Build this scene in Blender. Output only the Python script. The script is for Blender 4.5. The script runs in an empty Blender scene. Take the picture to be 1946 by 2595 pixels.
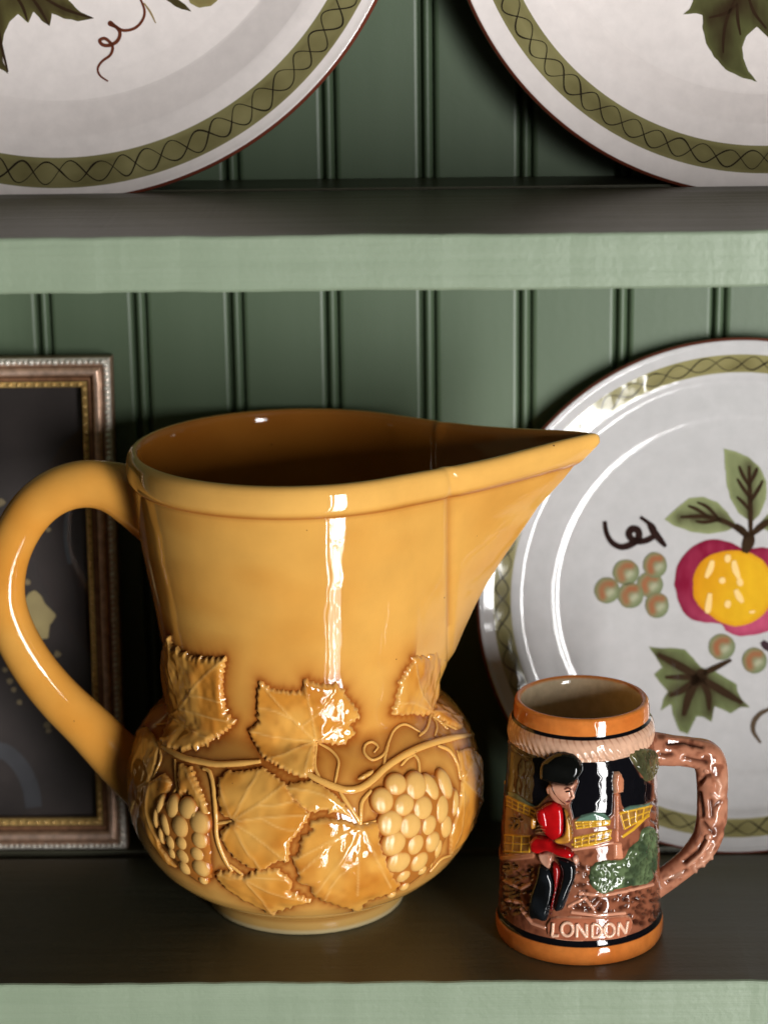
import bpy, bmesh, math, random
import numpy as np
from mathutils import Matrix, Vector
from mathutils.kdtree import KDTree
from mathutils.geometry import delaunay_2d_cdt
random.seed(7); rng = np.random.default_rng(7)
scene = bpy.context.scene
COL = scene.collection

# ------------------------------------------------------------------ camera
PW, PH = 1946.0, 2595.0                 # photograph size used for measuring
CAM = np.array([0.0245, -1.00428, 0.51285]); FPX = 5840.32
PIT, ROL, YAW = 0.27037, -0.01349, -0.01731
def cam_axes():
    F = np.array([math.sin(YAW)*math.cos(PIT), math.cos(YAW)*math.cos(PIT), -math.sin(PIT)])
    R = np.array([math.cos(YAW), -math.sin(YAW), 0.0]); U = np.cross(R, F)
    c, s = math.cos(ROL), math.sin(ROL)
    return c*R+s*U, -s*R+c*U, F
AR, AU, AF = cam_axes()
cd = bpy.data.cameras.new('camera'); cam = bpy.data.objects.new('camera', cd); COL.objects.link(cam)
cam.matrix_world = Matrix(((AR[0], AU[0], -AF[0], CAM[0]), (AR[1], AU[1], -AF[1], CAM[1]),
                           (AR[2], AU[2], -AF[2], CAM[2]), (0, 0, 0, 1)))
cd.sensor_fit = 'HORIZONTAL'; cd.sensor_width = 36.0; cd.lens = FPX/PW*36.0
cd.clip_start = 0.05; cd.clip_end = 60
cd.dof.use_dof = True; cd.dof.focus_distance = 1.105; cd.dof.aperture_fstop = 7.5
scene.camera = cam

# ------------------------------------------------------------------ world, lamps, exposure
w = bpy.data.worlds.new('World'); scene.world = w; w.use_nodes = True
bg = w.node_tree.nodes['Background']; bg.inputs[0].default_value = (1.0, 0.82, 0.62, 1); bg.inputs[1].default_value = 0.03
def window_lamp(name, loc, target, sx, sy, power, color, cols, rows, leafy):
    """a glazed opening as an area lamp: panes parted by bars, foliage seen through the lower panes"""
    ld = bpy.data.lights.new(name, 'AREA'); ld.shape = 'RECTANGLE'; ld.size = sx; ld.size_y = sy
    ld.energy = power; ld.color = color; ld.use_nodes = True
    nt = ld.node_tree; N = nt.nodes; L = nt.links
    em = N['Emission']
    geo = N.new('ShaderNodeNewGeometry'); sep = N.new('ShaderNodeSeparateXYZ'); L.new(geo.outputs['Parametric'], sep.inputs[0])
    def m(op, a, b=None, c=None):
        n = N.new('ShaderNodeMath'); n.operation = op
        for i, v in enumerate((a, b, c)):
            if v is None: continue
            if isinstance(v, (int, float)): n.inputs[i].default_value = v
            else: L.new(v, n.inputs[i])
        return n.outputs[0]
    def bars(sock, n, wd):
        fr = m('FRACT', m('MULTIPLY', sock, float(n)))
        return m('LESS_THAN', m('ABSOLUTE', m('SUBTRACT', fr, 0.5)), 0.5-wd)
    if cols is True:        # a narrow side light, a post, then the glazed leaf with thin upright bars
        u = sep.outputs[0]
        side = m('LESS_THAN', u, 0.07); leaf = m('GREATER_THAN', u, 0.24)
        fr = m('FRACT', m('MULTIPLY', m('SUBTRACT', u, 0.24), 5.26)); leaf = m('MULTIPLY', leaf, m('LESS_THAN', m('ABSOLUTE', m('SUBTRACT', fr, 0.5)), 0.46))
        mask = m('MULTIPLY', m('ADD', side, leaf), bars(sep.outputs[1], rows, 0.012))
    else: mask = m('MULTIPLY', bars(sep.outputs[0], 3, 0.07), bars(sep.outputs[1], rows, 0.035))
    if leafy > 0:
        vm = N.new('ShaderNodeVectorMath'); vm.operation = 'MULTIPLY'; L.new(geo.outputs['Parametric'], vm.inputs[0]); vm.inputs[1].default_value = (sx/sy, 1, 1)
        noi = N.new('ShaderNodeTexNoise'); L.new(vm.outputs[0], noi.inputs['Vector'])
        noi.inputs['Scale'].default_value = 30; noi.inputs['Detail'].default_value = 4
        lf = m('GREATER_THAN', m('ADD', noi.outputs[0], m('MULTIPLY', sep.outputs[1], 0.42)), leafy)
        mask = m('MULTIPLY', mask, m('ADD', m('MULTIPLY', lf, 0.86), 0.14))
    L.new(m('MULTIPLY', mask, 1.0), em.inputs['Strength'])
    o = bpy.data.objects.new(name, ld); COL.objects.link(o); o.location = loc
    o.rotation_euler = (Vector(target)-Vector(loc)).to_track_quat('-Z', 'Y').to_euler()
    return o
window_lamp('garden_door_light', (1.42, -2.45, -0.62), (-0.03, 0.05, 0.0), 0.60, 3.0, 266, (1.0, 0.99, 0.975), True, 6, 0.62)
vs = scene.view_settings; vs.view_transform = 'Standard'; vs.look = 'None'; vs.exposure = 0.0; vs.gamma = 1.0
scene.cycles.use_denoising = True
scene.cycles.max_bounces = 10; scene.cycles.caustics_reflective = False; scene.cycles.caustics_refractive = False
scene.cycles.sample_clamp_indirect = 4.0

# ------------------------------------------------------------------ measuring helpers
def rays(px):
    px = np.atleast_2d(np.asarray(px, float))
    return AF + ((px[:, 0]-PW/2)/FPX)[:, None]*AR - ((px[:, 1]-PH/2)/FPX)[:, None]*AU
def project(P):
    d = P-CAM; z = d@AF
    return np.stack([PW/2+FPX*(d@AR)/z, PH/2-FPX*(d@AU)/z], -1)
def on_axis(px, ax, v):
    d = rays(px); return CAM + ((v-CAM[ax])/d[:, ax])[:, None]*d
def on_plane(px, P0, n):
    d = rays(px); return CAM + (((P0-CAM)@n)/(d@n))[:, None]*d
def lin(c):
    c = np.asarray(c, float)/255.0
    return np.where(c <= 0.04045, c/12.92, ((c+0.055)/1.055)**2.4)
def mix(a, b, t):
    t = np.clip(t, 0, 1); t = t[..., None] if np.ndim(t) else t
    return np.asarray(a)*(1-t)+np.asarray(b)*t
def sstep(a, b, x):
    t = np.clip((x-a)/(b-a), 0, 1); return t*t*(3-2*t)
def noise3(P, scale, seed=0):
    """value noise 0..1, two octaves"""
    def one(Q, sd):
        i = np.floor(Q).astype(np.int64); f = Q-i; f = f*f*(3-2*f); r = 0
        for dx in (0, 1):
            for dy in (0, 1):
                for dz in (0, 1):
                    h = (i[:, 0]+dx)*374761393+(i[:, 1]+dy)*668265263+(i[:, 2]+dz)*2147483647+sd*144269
                    h = (h ^ (h >> 13))*1274126177; h = (h ^ (h >> 16)) & 0xffff
                    wgt = (f[:, 0] if dx else 1-f[:, 0])*(f[:, 1] if dy else 1-f[:, 1])*(f[:, 2] if dz else 1-f[:, 2])
                    r = r+wgt*(h/65535.0)
        return r
    P = np.asarray(P, float)
    if P.shape[1] == 2: P = np.c_[P, np.zeros(len(P))]
    return 0.65*one(P*scale, seed)+0.35*one(P*scale*2.13+7.7, seed+5)
def seg_dist(P, A, B):
    """distance of points P (n,2) to the nearest of segments A-B (m,2), by a fine sampling of the segments"""
    L = np.hypot(*(B-A).T); tot = L.sum(); stp = max(tot/9000.0, 1e-9); n = np.maximum(1, np.ceil(L/stp).astype(int))
    rep_ = np.repeat(np.arange(len(A)), n); k = np.arange(len(rep_))-np.repeat(np.cumsum(n)-n, n)
    S_ = A[rep_]+(B-A)[rep_]*((k/n[rep_])[:, None]); S_ = np.vstack([S_, B[-1:]])
    kd = KDTree(len(S_))
    for i_, p in enumerate(S_.tolist()): kd.insert((p[0], p[1], 0.0), i_)
    kd.balance(); f = kd.find
    return np.array([f((p[0], p[1], 0.0))[2] for p in P.tolist()])
def poly_dist(P, poly): return seg_dist(P, poly, np.roll(poly, -1, 0))
def inside(P, poly):
    x, y = P[:, 0], P[:, 1]; r = np.zeros(len(P), bool); a = poly; b = np.roll(poly, -1, 0)
    for (x0, y0), (x1, y1) in zip(a, b):
        c = (y0 > y) != (y1 > y)
        if y1 != y0: r ^= c & (x < (x1-x0)*(y-y0)/(y1-y0)+x0)
    return r
def resample(pts, step, closed):
    pts = np.asarray(pts, float); q = np.vstack([pts, pts[:1]]) if closed else pts
    L = np.r_[0, np.cumsum(np.hypot(*np.diff(q, axis=0).T[:2]) if q.shape[1] == 2 else np.linalg.norm(np.diff(q, axis=0), axis=1))]
    n = max(3, int(round(L[-1]/step))); s = np.linspace(0, L[-1], n+1)
    r = np.stack([np.interp(s, L, q[:, k]) for k in range(q.shape[1])], 1)
    return r[:-1] if closed else r
def spline(pts, n):
    """Catmull-Rom through points of any dimension"""
    p = np.asarray(pts, float); p = np.vstack([2*p[0]-p[1], p, 2*p[-1]-p[-2]]); out = []
    m = len(p)-3; t = np.linspace(0, m, n); i = np.minimum(t.astype(int), m-1); f = (t-i)[:, None]
    a, b, c, d = p[i], p[i+1], p[i+2], p[i+3]
    return 0.5*(2*b+(c-a)*f+(2*a-5*b+4*c-d)*f**2+(3*b-a-3*c+d)*f**3)
def teeth(poly, length, amp, closed=True, seed=0):
    """saw-toothed leaf margin on a closed outline"""
    r = np.random.default_rng(seed); poly = np.asarray(poly, float); c = poly.mean(0); out = []
    area = 0.5*np.sum(poly[:, 0]*np.roll(poly[:, 1], -1)-np.roll(poly[:, 0], -1)*poly[:, 1]); sg = 1 if area > 0 else -1
    for a, b in zip(poly, np.roll(poly, -1, 0)):
        L = np.hypot(*(b-a)); n = max(1, int(round(L/length))); d = (b-a)/max(L, 1e-9); nn = np.array([d[1], -d[0]])*sg
        out.append(a)
        cut = np.r_[0, np.sort((np.arange(1, n)+r.uniform(-.3, .3, n-1))/n), 1]
        for k in range(n):
            j = cut[k]+(cut[k+1]-cut[k])*(0.62+0.25*r.random())
            out.append(a+(b-a)*j+nn*amp*(0.25+1.0*r.random())*min(1.3, (cut[k+1]-cut[k])*n))
            if k < n-1: out.append(a+(b-a)*cut[k+1]-nn*amp*0.2*r.random())
    return np.array(out)

# ------------------------------------------------------------------ object helpers
def mesh_obj(name, V, Fc, mat, parent=None, cols=None, smooth=True, kind=None):
    me = bpy.data.meshes.new(name); V = np.asarray(V, float)
    me.from_pydata(V.tolist(), [], Fc if isinstance(Fc, list) else Fc.tolist()); me.update()
    if smooth: me.polygons.foreach_set('use_smooth', np.ones(len(me.polygons), bool))
    if cols is not None:
        cols = np.asarray(cols, float)
        if cols.ndim == 1: cols = np.tile(cols, (len(V), 1))
        at = me.color_attributes.new('Col', 'FLOAT_COLOR', 'POINT')
        at.data.foreach_set('color', np.c_[cols, np.ones(len(V))].ravel())
    if mat is not None: me.materials.append(mat)
    o = bpy.data.objects.new(name, me); COL.objects.link(o)
    if parent is not None: o.parent = parent
    if kind: o['kind'] = kind
    return o
def empty(name, loc, label, cat, group=None):
    o = bpy.data.objects.new(name, None); COL.objects.link(o); o.location = loc; o.empty_display_size = 0.02
    o['label'] = label; o['category'] = cat
    if group: o['group'] = group
    return o
def grid_faces(nu, nv, closeu):
    """rows nv, columns nu; vertex index = row*nu+col"""
    c = np.arange(nu if closeu else nu-1); r = np.arange(nv-1); C, R = np.meshgrid(c, r); C2 = (C+1) % nu
    return np.stack([R*nu+C, R*nu+C2, (R+1)*nu+C2, (R+1)*nu+C], -1).reshape(-1, 4)
def sweep(path, nrm, ra, rb, n=16, cap=True):
    """tube along path; nrm = one side axis per point, ra radius across, rb radius along nrm"""
    path = np.asarray(path, float); m = len(path); T = np.gradient(path, axis=0); T /= np.linalg.norm(T, axis=1)[:, None]
    nrm = np.broadcast_to(np.asarray(nrm, float), path.shape); nrm = nrm-(nrm*T).sum(1)[:, None]*T; nrm = nrm/np.linalg.norm(nrm, axis=1)[:, None]
    S = np.cross(T, nrm); a = np.linspace(0, 2*np.pi, n, endpoint=False)
    ra = np.broadcast_to(ra, (m,)); rb = np.broadcast_to(rb, (m,))
    V = path[:, None, :]+(ra[:, None]*np.cos(a))[..., None]*S[:, None, :]+(rb[:, None]*np.sin(a))[..., None]*nrm[:, None, :]
    F = grid_faces(n, m, True).tolist()
    if cap: F += [list(range(n))[::-1], [(m-1)*n+k for k in range(n)]]
    return V.reshape(-1, 3), F
def prism_x(prof, x0, x1):
    """closed (y,z) outline pushed along x"""
    n = len(prof); V = [(x0, y, z) for y, z in prof]+[(x1, y, z) for y, z in prof]
    F = [[i, (i+1) % n, n+(i+1) % n, n+i] for i in range(n)]+[list(range(n))[::-1], list(range(n, 2*n))]
    return V, F

# ------------------------------------------------------------------ materials
def new_mat(name):
    m = bpy.data.materials.new(name); m.use_nodes = True; nt = m.node_tree
    return m, nt, nt.nodes['Principled BSDF']
def paint_mat(name, c0, c1, stretch, bump=0.25, rough=0.42, rv=0.1):
    """brushed satin paint on wood; stretch = noise scale per axis (small along the brush stroke)"""
    m, nt, b = new_mat(name); N, L = nt.nodes, nt.links
    tc = N.new('ShaderNodeTexCoord'); mp = N.new('ShaderNodeMapping'); L.new(tc.outputs['Object'], mp.inputs[0])
    mp.inputs['Scale'].default_value = stretch
    n1 = N.new('ShaderNodeTexNoise'); L.new(mp.outputs[0], n1.inputs[0]); n1.inputs['Scale'].default_value = 1.0; n1.inputs['Detail'].default_value = 5
    n2 = N.new('ShaderNodeTexNoise'); L.new(tc.outputs['Object'], n2.inputs[0]); n2.inputs['Scale'].default_value = 9; n2.inputs['Detail'].default_value = 3
    n3 = N.new('ShaderNodeTexNoise'); L.new(tc.outputs['Object'], n3.inputs[0]); n3.inputs['Scale'].default_value = 330; n3.inputs['Detail'].default_value = 2
    mx = N.new('ShaderNodeMix'); mx.data_type = 'RGBA'
    mx.inputs[6].default_value = (*c0, 1); mx.inputs[7].default_value = (*c1, 1)
    ad = N.new('ShaderNodeMath'); ad.operation = 'MULTIPLY_ADD'; L.new(n1.outputs[0], ad.inputs[0]); ad.inputs[1].default_value = 0.62
    ml = N.new('ShaderNodeMath'); ml.operation = 'MULTIPLY'; L.new(n2.outputs[0], ml.inputs[0]); ml.inputs[1].default_value = 0.45
    L.new(ml.outputs[0], ad.inputs[2]); L.new(ad.outputs[0], mx.inputs[0]); L.new(mx.outputs[2], b.inputs['Base Color'])
    rr = N.new('ShaderNodeMapRange'); L.new(n1.outputs[0], rr.inputs[0]); rr.inputs[3].default_value = rough-rv; rr.inputs[4].default_value = rough+rv
    L.new(rr.outputs[0], b.inputs['Roughness'])
    sm = N.new('ShaderNodeMath'); sm.operation = 'MULTIPLY_ADD'; L.new(n3.outputs[0], sm.inputs[0]); sm.inputs[1].default_value = 0.35; L.new(n1.outputs[0], sm.inputs[2])
    bp = N.new('ShaderNodeBump'); bp.inputs['Strength'].default_value = bump; bp.inputs['Distance'].default_value = 0.0009
    L.new(sm.outputs[0], bp.inputs['Height']); L.new(bp.outputs[0], b.inputs['Normal'])
    b.inputs['Specular IOR Level'].default_value = 0.45
    return m
def glaze_mat(name, rough=0.06, mottle=0.16, scale=60, wave=0.15, wscale=40, spec=0.5, stretch=(1, 1, 1), specks=False):
    """coloured ceramic glaze: colour from the 'Col' attribute with fine mottling, slightly wavy gloss"""
    m, nt, b = new_mat(name); N, L = nt.nodes, nt.links
    at = N.new('ShaderNodeAttribute'); at.attribute_name = 'Col'
    tc = N.new('ShaderNodeTexCoord'); mp = N.new('ShaderNodeMapping'); L.new(tc.outputs['Object'], mp.inputs[0]); mp.inputs['Scale'].default_value = stretch
    n1 = N.new('ShaderNodeTexNoise'); L.new(mp.outputs[0], n1.inputs[0]); n1.inputs['Scale'].default_value = scale; n1.inputs['Detail'].default_value = 5; n1.inputs['Roughness'].default_value = 0.6
    mr = N.new('ShaderNodeMapRange'); L.new(n1.outputs[0], mr.inputs[0]); mr.inputs[1].default_value = 0.25; mr.inputs[2].default_value = 0.75
    mr.inputs[3].default_value = 1-mottle; mr.inputs[4].default_value = 1+mottle
    sc = N.new('ShaderNodeVectorMath'); sc.operation = 'SCALE'; L.new(at.outputs['Color'], sc.inputs[0]); L.new(mr.outputs[0], sc.inputs['Scale'])
    if specks:          # rare iron pinholes in the glaze
        vo = N.new('ShaderNodeTexVoronoi'); L.new(tc.outputs['Object'], vo.inputs['Vector']); vo.inputs['Scale'].default_value = 70
        lt = N.new('ShaderNodeMath'); lt.operation = 'LESS_THAN'; L.new(vo.outputs['Distance'], lt.inputs[0]); lt.inputs[1].default_value = 0.032
        mxs = N.new('ShaderNodeMix'); mxs.data_type = 'RGBA'; L.new(lt.outputs[0], mxs.inputs[0]); L.new(sc.outputs[0], mxs.inputs[6]); mxs.inputs[7].default_value = (.10, .035, .01, 1)
        L.new(mxs.outputs[2], b.inputs['Base Color'])
    else: L.new(sc.outputs[0], b.inputs['Base Color'])
    n2 = N.new('ShaderNodeTexNoise'); L.new(tc.outputs['Object'], n2.inputs[0]); n2.inputs['Scale'].default_value = wscale; n2.inputs['Detail'].default_value = 2
    bp = N.new('ShaderNodeBump'); bp.inputs['Strength'].default_value = wave; bp.inputs['Distance'].default_value = 0.004
    L.new(n2.outputs[0], bp.inputs['Height']); L.new(bp.outputs[0], b.inputs['Normal'])
    b.inputs['Roughness'].default_value = rough; b.inputs['Specular IOR Level'].default_value = spec
    return m
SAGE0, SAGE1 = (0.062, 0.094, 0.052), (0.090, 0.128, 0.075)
M_WALL = paint_mat('sage_paint_wall', SAGE0, SAGE1, (55, 55, 3.5), 0.16, 0.46, 0.05)  # same sage paint as the shelves, darkened to carry the recess shade
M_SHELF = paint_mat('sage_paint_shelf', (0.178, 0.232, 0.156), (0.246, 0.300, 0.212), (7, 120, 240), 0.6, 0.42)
M_TOP = paint_mat('shaded_shelf_top', (0.056, 0.057, 0.035), (0.088, 0.084, 0.053), (7, 120, 240), 0.4, 0.40)  # sage paint again; the dimness of the shelf tops is put into its colour
M_JUG = glaze_mat('amber_glaze', 0.045, 0.07, 45, 0.13, 34, specks=True)
M_MUG = glaze_mat('painted_mug_glaze', 0.05, 0.14, 220, 0.12, 90)
M_PLATE = glaze_mat('plate_glaze', 0.06, 0.06, 120, 0.16, 34)
def gilt_mat():
    m, nt, b = new_mat('worn_gilt'); N, L = nt.nodes, nt.links
    at = N.new('ShaderNodeAttribute'); at.attribute_name = 'Col'; tc = N.new('ShaderNodeTexCoord')
    n1 = N.new('ShaderNodeTexNoise'); L.new(tc.outputs['Object'], n1.inputs[0]); n1.inputs['Scale'].default_value = 260; n1.inputs['Detail'].default_value = 5
    mr = N.new('ShaderNodeMapRange'); L.new(n1.outputs[0], mr.inputs[0]); mr.inputs[1].default_value = .3; mr.inputs[2].default_value = .7; mr.inputs[3].default_value = .7; mr.inputs[4].default_value = 1.2
    sc = N.new('ShaderNodeVectorMath'); sc.operation = 'SCALE'; L.new(at.outputs['Color'], sc.inputs[0]); L.new(mr.outputs[0], sc.inputs['Scale'])
    L.new(sc.outputs[0], b.inputs['Base Color']); b.inputs['Metallic'].default_value = 0.45
    r2 = N.new('ShaderNodeMapRange'); L.new(n1.outputs[0], r2.inputs[0]); r2.inputs[3].default_value = .5; r2.inputs[4].default_value = .28
    L.new(r2.outputs[0], b.inputs['Roughness'])
    bp = N.new('ShaderNodeBump'); bp.inputs['Strength'].default_value = .35; bp.inputs['Distance'].default_value = .0006
    L.new(n1.outputs[0], bp.inputs['Height']); L.new(bp.outputs[0], b.inputs['Normal'])
    return m
M_GILT = gilt_mat()
def print_mat():
    m, nt, b = new_mat('dark_print'); N, L = nt.nodes, nt.links
    at = N.new('ShaderNodeAttribute'); at.attribute_name = 'Col'; tc = N.new('ShaderNodeTexCoord')
    n1 = N.new('ShaderNodeTexNoise'); L.new(tc.outputs['Object'], n1.inputs[0]); n1.inputs['Scale'].default_value = 22; n1.inputs['Detail'].default_value = 6
    mr = N.new('ShaderNodeMapRange'); L.new(n1.outputs[0], mr.inputs[0]); mr.inputs[1].default_value = .3; mr.inputs[2].default_value = .7; mr.inputs[3].default_value = .6; mr.inputs[4].default_value = 1.35
    sc = N.new('ShaderNodeVectorMath'); sc.operation = 'SCALE'; L.new(at.outputs['Color'], sc.inputs[0]); L.new(mr.outputs[0], sc.inputs['Scale'])
    L.new(sc.outputs[0], b.inputs['Base Color']); b.inputs['Roughness'].default_value = .55
    return m
M_PRINT = print_mat()
def pane_mat():
    m = bpy.data.materials.new('picture_glass'); m.use_nodes = True; nt = m.node_tree; N, L = nt.nodes, nt.links; N.clear()
    o = N.new('ShaderNodeOutputMaterial'); t = N.new('ShaderNodeBsdfTransparent'); g = N.new('ShaderNodeBsdfGlossy'); g.inputs['Roughness'].default_value = .02
    f = N.new('ShaderNodeFresnel'); f.inputs[0].default_value = 1.5; x = N.new('ShaderNodeMixShader')
    L.new(f.outputs[0], x.inputs[0]); L.new(t.outputs[0], x.inputs[1]); L.new(g.outputs[0], x.inputs[2]); L.new(x.outputs[0], o.inputs[0])
    return m
M_GLASS = pane_mat()

# ------------------------------------------------------------------ cupboard: back boards and shelves
D = 0.1951; H = 0.33565; T = 0.02492; TOP = H+T
S = 0.0508; GX = -0.17446
XL, XR = GX-5.5*S, GX+13.5*S
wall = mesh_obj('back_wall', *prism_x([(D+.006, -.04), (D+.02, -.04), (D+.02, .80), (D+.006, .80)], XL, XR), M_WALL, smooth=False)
wall['kind'] = 'structure'; wall['label'] = 'sage green beadboard back of the shelves, upright boards with double grooves'
def board_profile():
    """one tongue-and-groove board from groove to groove; the bead sits at x=0"""
    p = []; g = .0040; bw = .0021
    p += [(-g, 0.0045), (-g+.0009, .0042)]
    for a in np.linspace(np.pi, 0, 15): p.append((bw*np.cos(a), .0028-.0026*np.sin(a)))
    p += [(g-.0009, .0042), (g+.0002, .0010), (g+.0010, .0003), (g+.0022, 0.0)]
    p += [(S-g-.0022, 0.0), (S-g-.0010, .0003), (S-g-.0002, .0010), (S-g, .0040)]
    return p
bp_ = board_profile(); nb = len(bp_)
Vb = [(x, D+y, z) for z in (-.035, .79) for x, y in bp_]; Vb += [(bp_[0][0], D+.0075, z) for z in (-.035, .79)]+[(bp_[-1][0], D+.0075, z) for z in (-.035, .79)]
Fb = [[i, i+1, nb+i+1, nb+i] for i in range(nb-1)]
bmesh_board = None
for k in range(-5, 13):
    if bmesh_board is None:
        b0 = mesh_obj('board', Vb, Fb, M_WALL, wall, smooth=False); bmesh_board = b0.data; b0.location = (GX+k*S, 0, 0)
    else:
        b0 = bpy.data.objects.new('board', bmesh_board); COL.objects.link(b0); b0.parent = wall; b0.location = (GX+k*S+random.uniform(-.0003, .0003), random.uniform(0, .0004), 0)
GY0, GY1, GD = .1466, .1572, .0065
def shelf(name, z0, thick, label):
    e = .0012
    prof = [(0, z0-thick+e), (e, z0-thick), (D-.0005, z0-thick), (D-.0005, z0), (GY1, z0), (GY1-.002, z0-GD), (GY0+.002, z0-GD), (GY0, z0), (e*1.2, z0), (e*.35, z0-e*.35), (0, z0-e*1.2)]
    # subdivide lengthwise with faint unevenness of the painted front edge
    xs = np.linspace(XL, XR, 260); n = len(prof); V = []
    for i, x in enumerate(xs):
        wv = .0008*(noise3(np.array([[x*14, 0, z0*9]]), 1.0, 3)[0]-.5)+.0005*(noise3(np.array([[x*90, 1, z0*9]]), 1.0, 4)[0]-.5)
        for y, z in prof: V.append((x, y+(wv if y < .002 else 0), z+(wv if y < .002 else 0)))
    F = grid_faces(n, len(xs), True).tolist()
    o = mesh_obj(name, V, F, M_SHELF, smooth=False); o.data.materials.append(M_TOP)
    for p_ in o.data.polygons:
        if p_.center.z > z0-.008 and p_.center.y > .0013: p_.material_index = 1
    o['kind'] = 'structure'; o['label'] = label
    return o
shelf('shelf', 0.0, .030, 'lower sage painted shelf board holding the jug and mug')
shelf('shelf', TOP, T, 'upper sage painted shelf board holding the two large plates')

# ------------------------------------------------------------------ plates
def plate(cx, cv, R, lean, zb, prof, band, nw, amp, label, seed, tone=(238, 229, 225)):
    """prof: list of (radius, height towards the viewer); the rim circle lies in the plane through y=.148 at the shelf"""
    al = math.radians(lean); e2 = np.array([0, math.sin(al), math.cos(al)]); n = np.array([0, -math.cos(al), math.sin(al)])
    P0 = np.array([0, .148, zb]); C = P0+np.array([cx, 0, 0])+e2*cv
    base = C-e2*R
    root = empty('plate', base, label, 'plate', 'painted stoneware plates')
    pr = np.array(prof)
    def hgt(r): return np.interp(r, pr[:, 0], pr[:, 1])
    def world(u, v, lift=0.0):
        r = np.hypot(u, v); return (C-base)+u[:, None]*np.array([1., 0, 0])+v[:, None]*e2+(hgt(r)+lift)[:, None]*n
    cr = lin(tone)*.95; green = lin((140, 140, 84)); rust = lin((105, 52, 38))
    # body: face, edge and back
    nth = 240; th = np.linspace(0, 2*np.pi, nth, endpoint=False)
    face_r = np.unique(np.r_[np.linspace(0.0008, R-.003, 90), band[0]-.0002, band[0]+.0002, band[1]-.0002, band[1]+.0002, pr[:, 0][(pr[:, 0] > .001) & (pr[:, 0] < R-.003)]])
    rows = []; cols = []
    for r in face_r:
        rows.append((r, hgt(r))); inb = band[0] <= r <= band[1]; cols.append(green if inb else cr)
    h0 = hgt(R)
    for r, h, c in ((R-.0026, h0+.0000, cr), (R-.0018, h0-.0001, cr), (R-.0015, h0-.0003, rust), (R-.0004, h0-.0010, rust), (R, h0-.0018, rust), (R-.0003, h0-.0028, rust), (R-.002, h0-.0042, rust),
                    (band[0], hgt(band[0])-.0055, cr), (pr[-4, 0] if len(pr) > 5 else R*.8, hgt(R*.8)-.0055, cr), (R*.62, pr[0, 1]-.006, cr), (R*.55, pr[0, 1]-.006, cr), (.001, pr[0, 1]-.006, cr)):
        rows.append((r, h)); cols.append(c)
    V = np.concatenate([np.stack([r*np.cos(th), r*np.sin(th)], 1)[:, 0:1]*np.array([1., 0, 0])+(r*np.sin(th))[:, None]*e2+h*n+(C-base) for r, h in rows])
    Cc = np.repeat(np.array(cols), nth, 0)
    # hand-laid band colour: wash varies along the ring
    ring = np.tile(th, len(rows)); rr = np.repeat([r for r, _ in rows], nth); isb = (np.abs(Cc-green).sum(1) < 1e-6)
    nz = noise3(np.c_[np.cos(ring)*9, np.sin(ring)*9, rr*120], 1.0, seed); Cc[isb] = mix(lin((102, 95, 60)), lin((142, 135, 93)), nz[isb]*1.3-.15)
    edge = isb & ((rr-band[0] < .0016) | (band[1]-rr < .0016)); Cc[edge] = mix(Cc[edge], lin((140, 134, 90)), .5)
    mesh_obj('dish', V, grid_faces(nth, len(rows), True), M_PLATE, root, Cc)
    # twisted double line on the band
    mid = (band[0]+band[1])/2
    for sgn in (1, -1):
        a = np.linspace(0, 2*np.pi, 1400); jit = (noise3(np.c_[np.cos(a)*7, np.sin(a)*7, np.full_like(a, sgn)], 1., seed+9)-.5)
        rad = mid+sgn*amp*np.sin(nw*a+jit*1.1)*(1+.5*jit); wd = .00028*(.6+1.6*noise3(np.c_[np.cos(a)*20, np.sin(a)*20, np.full_like(a, sgn)], 1., seed+2)**2)
        pts = np.stack([rad*np.cos(a), rad*np.sin(a)], 1); tg = np.gradient(pts, axis=0); tg /= np.linalg.norm(tg, axis=1)[:, None]; nn = np.stack([-tg[:, 1], tg[:, 0]], 1)
        A = pts+nn*wd[:, None]; B = pts-nn*wd[:, None]; lift = .00016 if sgn > 0 else .00022
        VV = np.concatenate([world(A[:, 0], A[:, 1], lift), world(B[:, 0], B[:, 1], lift)]); m = len(pts)
        mesh_obj('twist_line', VV, np.array([[i, i+1, m+i+1, m+i] for i in range(m-1)]), M_PLATE, root, lin((42, 36, 28)))
    def uv(px):
        pw = on_plane(px, C+n*prof[0][1], n)-C; return np.stack([pw[:, 0], pw@e2], 1)
    return root, uv, world
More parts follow.
